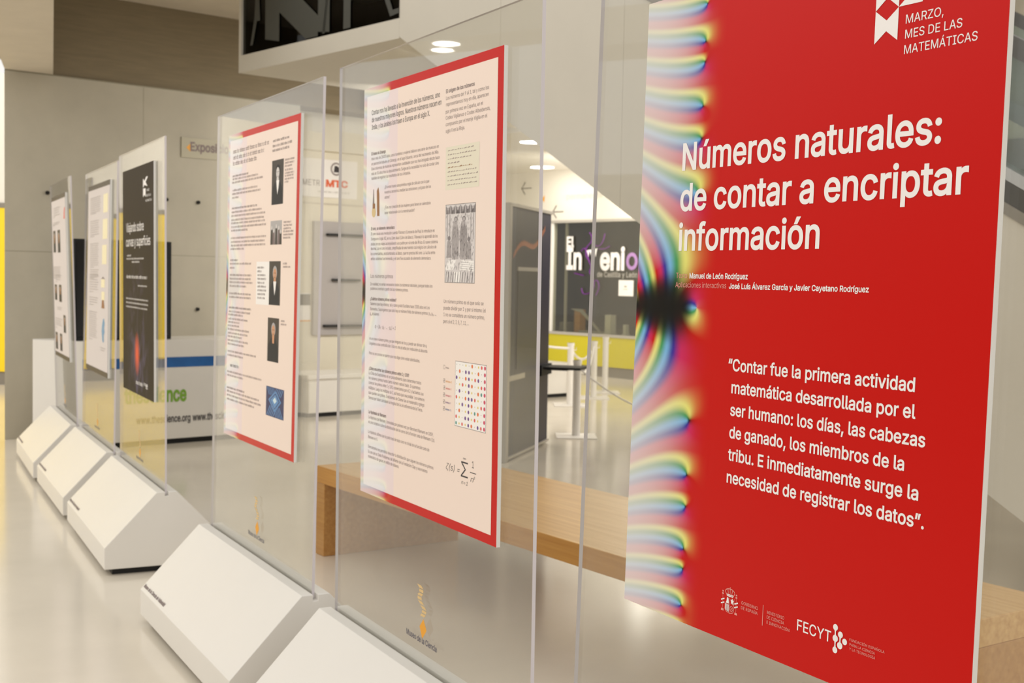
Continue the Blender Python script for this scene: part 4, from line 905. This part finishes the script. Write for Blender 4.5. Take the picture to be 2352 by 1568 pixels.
for k in range(5):
    x = .04 + k * .09; q([(x, .02), (x + .035, .02), (x + .22, .36), (x + .19, .38)], c2, 1); q([(1 - x, .02), (1 - x - .035, .02), (1 - x - .22, .36), (1 - x - .19, .38)], c2, 1)
    q([(x, .98), (x + .03, .98), (x + .16, .74), (x + .13, .72)], c2, 1); q([(1 - x, .98), (.97 - x, .98), (.84 - x, .74), (.87 - x, .72)], c2, 1)
q([(.5, .18), (.86, .56), (.54, .90), (.14, .56)], c2, 2); q([(.5, .27), (.78, .56), (.54, .82), (.22, .56)], c1, 3); q([(.5, .30), (.74, .56), (.54, .78), (.26, .56)], c2, 4); q([(.5, .46), (.62, .57), (.52, .68), (.40, .57)], c3, 5)
m.build('chip_picture', po)

# --- poster 4: dark galaxy poster
gm = bpy.data.materials.new('galaxy_print'); gm.use_nodes = True; nt = gm.node_tree; bs = nt.nodes['Principled BSDF']; bs.inputs['Roughness'].default_value = .6; bs.inputs['Specular IOR Level'].default_value = .15
def nd(t): return nt.nodes.new(t)
tc = nd('ShaderNodeTexCoord'); mpg = nd('ShaderNodeMapping'); mpg.inputs['Location'].default_value = (-.0, 0, -.24); nt.links.new(tc.outputs['Object'], mpg.inputs[0]); mpg.vector_type = 'POINT'
mpg.inputs['Scale'].default_value = (1.9, .0, 1.15)
wv = nd('ShaderNodeTexNoise'); wv.inputs['Scale'].default_value = 5; wv.inputs['Detail'].default_value = 6; wv.inputs['Distortion'].default_value = 1.6; nt.links.new(mpg.outputs[0], wv.inputs['Vector'])
ln_ = nd('ShaderNodeVectorMath'); ln_.operation = 'LENGTH'; nt.links.new(mpg.outputs[0], ln_.inputs[0])
r1 = nd('ShaderNodeValToRGB'); r1.color_ramp.elements[0].position = .0; r1.color_ramp.elements[0].color = (1, 1, 1, 1); r1.color_ramp.elements[1].position = .62; r1.color_ramp.elements[1].color = (0, 0, 0, 1); nt.links.new(ln_.outputs['Value'], r1.inputs[0])
r2 = nd('ShaderNodeValToRGB'); r2.color_ramp.elements[0].position = .45; r2.color_ramp.elements[0].color = (*lin((44, 34, 20)), 1); r2.color_ramp.elements[1].position = .75; r2.color_ramp.elements[1].color = (*lin((116, 106, 136)), 1); nt.links.new(wv.outputs['Fac'], r2.inputs[0])
mx = nd('ShaderNodeMix'); mx.data_type = 'RGBA'; mx.inputs[6].default_value = (*lin((44, 34, 20)), 1); nt.links.new(r1.outputs[0], mx.inputs[0]); nt.links.new(r2.outputs[0], mx.inputs[7])
mp2 = nd('ShaderNodeMapping'); mp2.inputs['Location'].default_value = (.10, 0, -.95); mp2.inputs['Scale'].default_value = (7, 0, 4.6); nt.links.new(tc.outputs['Object'], mp2.inputs[0])
l2 = nd('ShaderNodeVectorMath'); l2.operation = 'LENGTH'; nt.links.new(mp2.outputs[0], l2.inputs[0])
r3 = nd('ShaderNodeValToRGB'); r3.color_ramp.elements[0].position = .1; r3.color_ramp.elements[0].color = (1, 1, 1, 1); r3.color_ramp.elements[1].position = .55; r3.color_ramp.elements[1].color = (0, 0, 0, 1); nt.links.new(l2.outputs['Value'], r3.inputs[0])
mx2 = nd('ShaderNodeMix'); mx2.data_type = 'RGBA'; mx2.inputs[7].default_value = (*lin((226, 98, 62)), 1); nt.links.new(r3.outputs[0], mx2.inputs[0]); nt.links.new(mx.outputs[2], mx2.inputs[6]); nt.links.new(mx2.outputs[2], bs.inputs['Base Color'])
po, mp = poster(3, 'dark brown poster with glowing galaxy and white title', gm)
for r_ in words(P4T, .006, 3): m = MB(); add_text(m, [r_], mp, W_, M['ink_white'], 3, .006); m.build('title_word', po)
m = MB(); add_text(m, P4LT, mp, W_, M['ink_white'], 2, .006); m.build('header_text', po)
m = MB(); a, c = .5867, .706; mid = .646; P = lambda *q: m.poly([mp(u, v, W_) for u, v in q], M['ink_white'])
P((a, 1.093), (a, 1.046), (.62, 1.06), (.70, 1.05), (.655, 1.073), (.713, 1.097), (.67, 1.098), (.625, 1.08)); P((a, .9996), (.62, 1.012), (.6538, 1.0003), (.6543, 1.0417), (a, 1.0434)); m.build('ribbon_emblem', po)
m = MB(); add_bars(m, P4S + P4Q + P4F, mp, W_, M['ink_white'], M['ink_white']); m.build('small_text', po)['kind'] = 'stuff'

# --- posters 5 and 6: white ones
dkb = mat('dark_brown_print', (62, 50, 34), .5); crm = mat('pale_cream_print', (238, 228, 190), .6)
for i, lab in ((4, 'white poster with dark edge bands and pale cream picture blocks'), (5, 'white poster with small dark portrait photos, farthest left of the row')):
    po, mp = poster(i, lab, M['matte_print'])
    m = MB(); rect(m, mp, 0, PW, PH - .030, PH, W_, dkb); m.build('dark_band', po); m = MB(); rect(m, mp, 0, PW, 0, .030, W_, dkb); m.build('dark_band', po); m = MB(); rect(m, mp, PW - .012, PW, .03, PH - .03, W_, mat('grey_margin', (150, 150, 160), .5) if i == 4 else bpy.data.materials['grey_margin'])
    m.build('margin_strip', po)
    m = MB(); add_bars(m, P5T if i == 4 else P6T, mp, W_, mat('pale_text_ink', (182, 174, 168), .6) if i == 4 else bpy.data.materials['pale_text_ink']); m.build('paragraph', po)['kind'] = 'stuff'
    if i == 4:
        for R in P5I: m = MB(); rect(m, mp, *R, W_, crm); m.build('picture_block', po)
        m = MB(); u0, u1, v0, v1 = P5D; m.poly([mp(u0 + .02, v1, W_), mp(u0, v0, W_), mp(u1, v0, W_), mp(u1 - .03, v1, W_)], M['bone']); m.build('small_picture', po); m = MB()
        u0, u1, v0, v1 = P5RF; m.poly([mp(u0, v0, W_), mp((u0 + u1) / 2, v1, W_), mp(u1, v0, W_), mp((u0 + u1) / 2, v1 - .012, W_)], M['ink_grey']); m.build('small_picture', po)
        m = MB(); u0, u1, v0, v1 = P5BL; a_, h = u1 - u0, v1 - v0
        m.poly([mp(u0 + x * a_, v0 + y * h, W_) for x, y in [(.5, 0), (.75, .05), (.7, .3), (.9, .45), (.75, .6), (.9, .8), (.7, 1), (.45, .95), (.2, .7), (.1, .45), (.2, .3), (.3, .1)]], mat('faded_blue_ink', (104, 152, 190), .5)); m.build('blue_figure', po)
    else:
        for R in P6I: portrait(po, mp, R, skin, False, 'portrait')
        m = MB(); u0, u1, v0, v1 = P6R; a_, h = u1 - u0, v1 - v0; m.poly([mp(u0 + x * a_, v0 + y * h, W_) for x, y in [(.1, 0), (.8, 0), (.7, .4), (1, 1), (.5, .9), (.2, .4)]], cols['r']); m.build('small_picture', po)

# ------------------------------------------------------------------ oak bench
bo = Vector((-.977, 6.348, 0)); bx = Vector((.5703, -.8214, 0)); BF = frame(bo, bx)   # X far->near, Y away
bn = empty('bench', mw=BF); tag(bn, 'long light oak bench with slab legs behind the acrylic stands', 'bench')
m = MB(); BLn, BWd = 3.58, .80
for k in range(4):
    pass
sd_ = {2: M['oak_side'], 0: M['oak_leg'], 3: M['oak'], 5: M['oak_side']}
m.box(0, BLn, 0, BWd, .365, .45, M['oak'], sides=sd_); m.build('seat', bn, bevel=.003)
m = MB(); m.box(-.0, .09, .0, BWd, 0, .365, M['oak_leg']); m.build('leg', bn, bevel=.003)
m = MB(); m.box(BLn - .09, BLn, 0, BWd, 0, .365, M['oak_leg']); m.build('leg', bn, bevel=.003)

# ------------------------------------------------------------------ kiosk
k0 = Vector((-.0322, 9.598, 0)); kd = Vector((.2767, .9610, 0)); KF = frame(k0, kd)   # X away, Y = left; outer face at y=0 facing -Y (right)
ks = empty('display_kiosk', mw=KF); tag(ks, 'tall navy display kiosk with grey aluminium frame beside the cream poster', 'kiosk')
m = MB(); m.box(.03, 1.30, .012, .70, .03, 1.96, M['navy']); m.build('body', ks)
m = MB(); m.box(-.01, .055, -.005, .06, 0, 1.985, M['alu']); m.build('post', ks, bevel=.004)
m = MB(); m.box(-.01, .055, .66, .72, 0, 1.985, M['alu']); m.build('post', ks, bevel=.004)
m = MB(); m.box(.0, 1.31, -.005, .70, 1.96, 1.985, M['alu']); m.build('rail', ks)
m = MB(); m.box(0, 1.31, -.005, .70, .015, .035, M['alu']); m.build('rail', ks)
m = MB(); m.box(.07, 1.0, .004, .011, .05, 1.94, M['navy_dark']); m.build('graphic_panel', ks)
m = MB(); m.box(.25, .86, -.002, .003, .70, 1.47, M['inset']); sk = m.build('screen', ks)
m = MB(); m.box(.24, .87, -.004, .003, 1.47, 1.50, M['alu']); m.build('screen_trim', sk)
m = MB(); kp = [(.12 + .95 * t, 1.56 + .22 * t + .05 * math.sin(t * 7)) for t in [k / 16 for k in range(17)]]
for (a, z0_), (c, z1_) in zip(kp[:-1], kp[1:]): m.poly([(a, .003, z0_), (c, .003, z1_), (c, .003, z1_ + .05), (a, .003, z0_ + .03)], mat('dull_orange_ink', (150, 84, 44), .5) if 'dull_orange_ink' not in bpy.data.materials else bpy.data.materials['dull_orange_ink'])
m.build('orange_swirl', ks)
m = MB(); m.box(.02, .5, -.003, .004, .62, .66, M['alu']); m.box(.0, 1.0, -.002, .004, .60, .62, M['navy_dark']); m.build('ledge', ks)
m = MB(); m.box(.96, 1.30, -.02, .01, .60, .69, M['black']); m.box(1.12, 1.20, -.20, .01, .64, .67, M['rubber']); m.box(1.0, 1.30, -.34, -.02, .655, .675, M['black']); m.build('tray', ks)

# ------------------------------------------------------------------ lettered desk with the black screen
c1 = Vector((-3.336, 9.797, 0)); DF = frame(c1, BX)
dk_ = empty('reception_desk', mw=DF); tag(dk_, 'white printed desk with a blue stripe and green letters by the concrete wall', 'desk')
inv = DF.inverted(); lf = inv @ Vector((-3.789, 9.965, 0)); DL = 1.52
m = MB(); m.prism([(0, 0), (DL, 0), (DL, .55), (lf.x + .05, .55), (lf.x, lf.y)], .045, .855, M['base']); db = m.build('body', dk_, bevel=.002)
m = MB(); m.prism([(.03, .04), (DL - .03, .04), (DL - .03, .5), (lf.x + .08, .5), (lf.x + .06, lf.y + .05)], 0, .045, M['black']); m.build('plinth', dk_)
m = MB(); m.box(.0, DL - .25, -.002, 0, .632, .715, M['blue']); m.build('blue_stripe', db)
GD = lambda u, v, w: (u, -w, v)
dx = lambda x, y: (inv @ Vector((x, y, 0))).x
m = MB(); add_text(m, [('thescience', .34, dx(-2.689, 10.393), .355, .115, 0)], GD, .003, M['green'], 2, .03); m.build('green_lettering', db)
m = MB(); add_text(m, [('www.thescience.org', .44, .915, .183, .058, 0), ('www.thescience.org', .935, 1.41, .183, .058, 0)], GD, .003, M['ink_dark'], 2, .016); m.build('black_lettering', db)
tv0 = inv @ Vector((-3.375, 9.787, 0)); tv1 = inv @ Vector((-2.785, 10.309, 0))
tvx0, tvx1 = .02, .80
tv = empty('screen_monitor', mw=DF @ Matrix.Translation((.40, .12, .856))); tag(tv, 'large black screen standing on the printed desk behind the dark poster', 'screen')
wd = .42
m = MB(); m.box(-wd, wd - .02, 0, .06, .0, .80, M['black']); m.build('housing', tv, bevel=.004)
m = MB(); m.box(-wd + .02, wd - .04, -.003, 0, .03, .78, M['screen']); m.build('glass', tv)
m = MB(); m.box(-.15, .15, .06, .14, 0, .02, M['black']); m.box(-.03, .03, .06, .1, .0, .4, M['black']); m.build('foot', tv)

# wall sign (partly behind the portrait poster)
GS = lambda u, v, w: (u, -w, v)
sg = empty('wall_sign', mw=FW @ Matrix.Translation((1.56, 0, 2.44))); tag(sg, 'long pale direction sign reading Exposiciones on the concrete wall', 'sign')
m = MB(); m.box(0, 1.1, -.012, -.001, 0, .18, mat('sign_beige', (172, 164, 140), .5)); m.build('plate', sg)
m = MB(); add_text(m, [('Exposiciones', .085, .62, .065, .075, 1)], GS, .014, M['ink_grey'], 2, .004); m.build('lettering', sg)
m = MB(); m.poly([(.045, -.0135, .09), (.085, -.0135, .055), (.10, -.0135, .09), (.085, -.0135, .125)], M['orange']); m.build('orange_arrow', sg)

# ------------------------------------------------------------------ bay with sign, ledge board and low white table
def cwx(x, y): return (CW.inverted() @ Vector((x, y, 0))).x
ps = empty('wall_poster', mw=CW @ Matrix.Translation((3.36, 0, 2.235))); tag(ps, 'white sign with round grey logo and orange capitals on the cream wall', 'sign')
pw_ = .78
m = MB(); m.box(0, pw_, -.02, -.001, 0, .405, M['white_print']); m.build('plate', ps)
m = MB(); add_text(m, [('METR', .085, .30, .119, .062, 0)], GS, .022, M['ink_grey'], 2, .004); m.build('grey_lettering', ps); m = MB(); add_text(m, [('MTC', .377, .66, .119, .068, 1)], GS, .022, mat('orange_red_ink', (226, 104, 60), .5), 2, .02); m.build('orange_lettering', ps)
m = MB()
for k in range(20):
    a0, a1 = 2 * math.pi * k / 20, 2 * math.pi * (k + 1) / 20
    m.poly([(.505 + .07 * math.cos(a0), -.022, .31 + .07 * math.sin(a0)), (.505 + .07 * math.cos(a1), -.022, .31 + .07 * math.sin(a1)), (.505 + .055 * math.cos(a1), -.022, .31 + .055 * math.sin(a1)), (.505 + .055 * math.cos(a0), -.022, .31 + .055 * math.sin(a0))], M['ink_grey'])
m.poly([(.475, -.022, .275), (.545, -.022, .275), (.555, -.022, .32), (.515, -.022, .345), (.485, -.022, .345)], M['ink_dark']); m.build('round_logo', ps)
m = MB(); add_bars(m, [(.28, .68, .053, .018, 0)], GS, .022, M['alu']); m.build('small_text', ps)
# ledge board
b0 = 3.585; bd_ = empty('ledge_board', mw=CW @ Matrix.Translation((b0, -.04, .76))); tag(bd_, 'tall grey board with three short black ledges against the cream wall', 'board')
m = MB(); m.box(0, .86, 0, .035, 0, 1.22, mat('lilac_grey_board', (176, 170, 168), .5)); m.build('panel', bd_, bevel=.003)
for (a_, c_, z_) in ((.15, .72, 1.08), (.225, .57, .595), (.12, .64, .10)):
    m = MB(); m.box(a_, c_, -.05, 0, z_ - .012, z_ + .012, M['black']); m.build('ledge', bd_)
m = MB(); m.box(0, .13, -.004, -.001, 0, .30, M['white_print']); m.box(.0, .13, -.006, -.004, .17, .29, M['skirt']); m.box(0, .13, -.006, -.004, .0, .012, M['orange']); o = m.build('notice_card'); o.matrix_world = CW @ Matrix.Translation((3.44, 0, .91)); tag(o, 'small white card with a grey picture beside the ledge board', 'notice')
# low table
tf = frame((-2.0, 12.35), BX); tb = empty('low_table', mw=tf @ Matrix.Translation((.02, 0, 0))); tag(tb, 'low white box table with black plinth under the ledge board', 'table')
m = MB(); m.prism([(0, 0), (1.25, 0), (1.25, .55), (-.16, .55)], .045, .38, M['base']); m.build('body', tb)
m = MB(); m.prism([(-.02, -.02), (1.27, -.02), (1.27, .57), (-.18, .57)], .38, .42, M['base']); m.build('top', tb, bevel=.003)
m = MB(); m.prism([(.02, .03), (1.22, .03), (1.22, .5), (-.10, .5)], 0, .045, M['black']); m.build('plinth', tb)

# low white block behind the left rear barrier post
wb = empty('white_block', mw=frame((.42, 14.9), BX)); tag(wb, 'low white block with black base behind the left rear barrier post', 'block')
m = MB(); m.prism([(0, 0), (.5, 0), (.5, .5), (0, .5)], .045, .40, M['base']); m.build('body', wb, bevel=.003)
m = MB(); m.prism([(.03, .03), (.47, .03), (.47, .47), (.03, .47)], 0, .045, M['black']); m.build('plinth', wb)

# ------------------------------------------------------------------ rope barrier
def post(x, y, h, label):
    o = empty('barrier_post', (x, y, 0)); tag(o, label, 'barrier post', 'white rope barrier posts')
    m = MB(); m.prism([(-.18, -.18), (.18, -.18), (.18, .18), (-.18, .18)], 0, .012, M['alu_white']); m.build('foot_plate', o, bevel=.002)
    m = MB(); m.cyl((0, 0), .036, .012, h, M['alu_white'], n=20); m.cyl((0, 0), .040, h - .03, h, M['alu_white'], n=20); pl = m.build('pole', o)
    m = MB(); m.tube([(.034, 0, h - .08), (.06, 0, h - .08), (.06, 0, h - .05)], .006, M['alu_white'], 6); m.build('hook', pl)
    return Vector((x, y, h - .06))
pA = post(.590, 11.28, .69, 'front white barrier post with square foot, nearest the kiosk')
pB = post(.66, 14.1, .70, 'left rear white barrier post just right of the kiosk tray')
pC = post(.985, 15.05, .68, 'right rear white barrier post, left one of the close pair')
pD = post(1.175, 15.78, .70, 'right rear white barrier post, right one of the close pair')
def rope(p, q, sag, label, r=.014):
    P = []
    for k in range(15):
        t = k / 14; c = p.lerp(q, t); c.z -= sag * 4 * t * (1 - t); P.append(tuple(c))
    m = MB(); m.tube(P, r, M['alu_white'], 8)
    for e_ in (P[0], P[-1]): m.tube([(e_[0], e_[1], e_[2] - .02), (e_[0], e_[1], e_[2] + .02)], r * 1.5, M['alu_white'], 8)
    o = m.build('barrier_rope', smooth=True); tag(o, label, 'rope')
rope(Vector((.10, 13.6, .74)), pB, .02, 'white rope running from behind the kiosk to the left rear post')
rope(pB, pC, .14, 'white rope sagging between the left rear post and the close pair')
rope(pA, pC, .16, 'white rope sagging from the front post back to the close pair')
pE = post(2.30, 9.40, .69, 'white barrier post hidden behind the red title poster')
rope(pA, pE, .36, 'thin white rope slanting down to the right from the front post', .008)
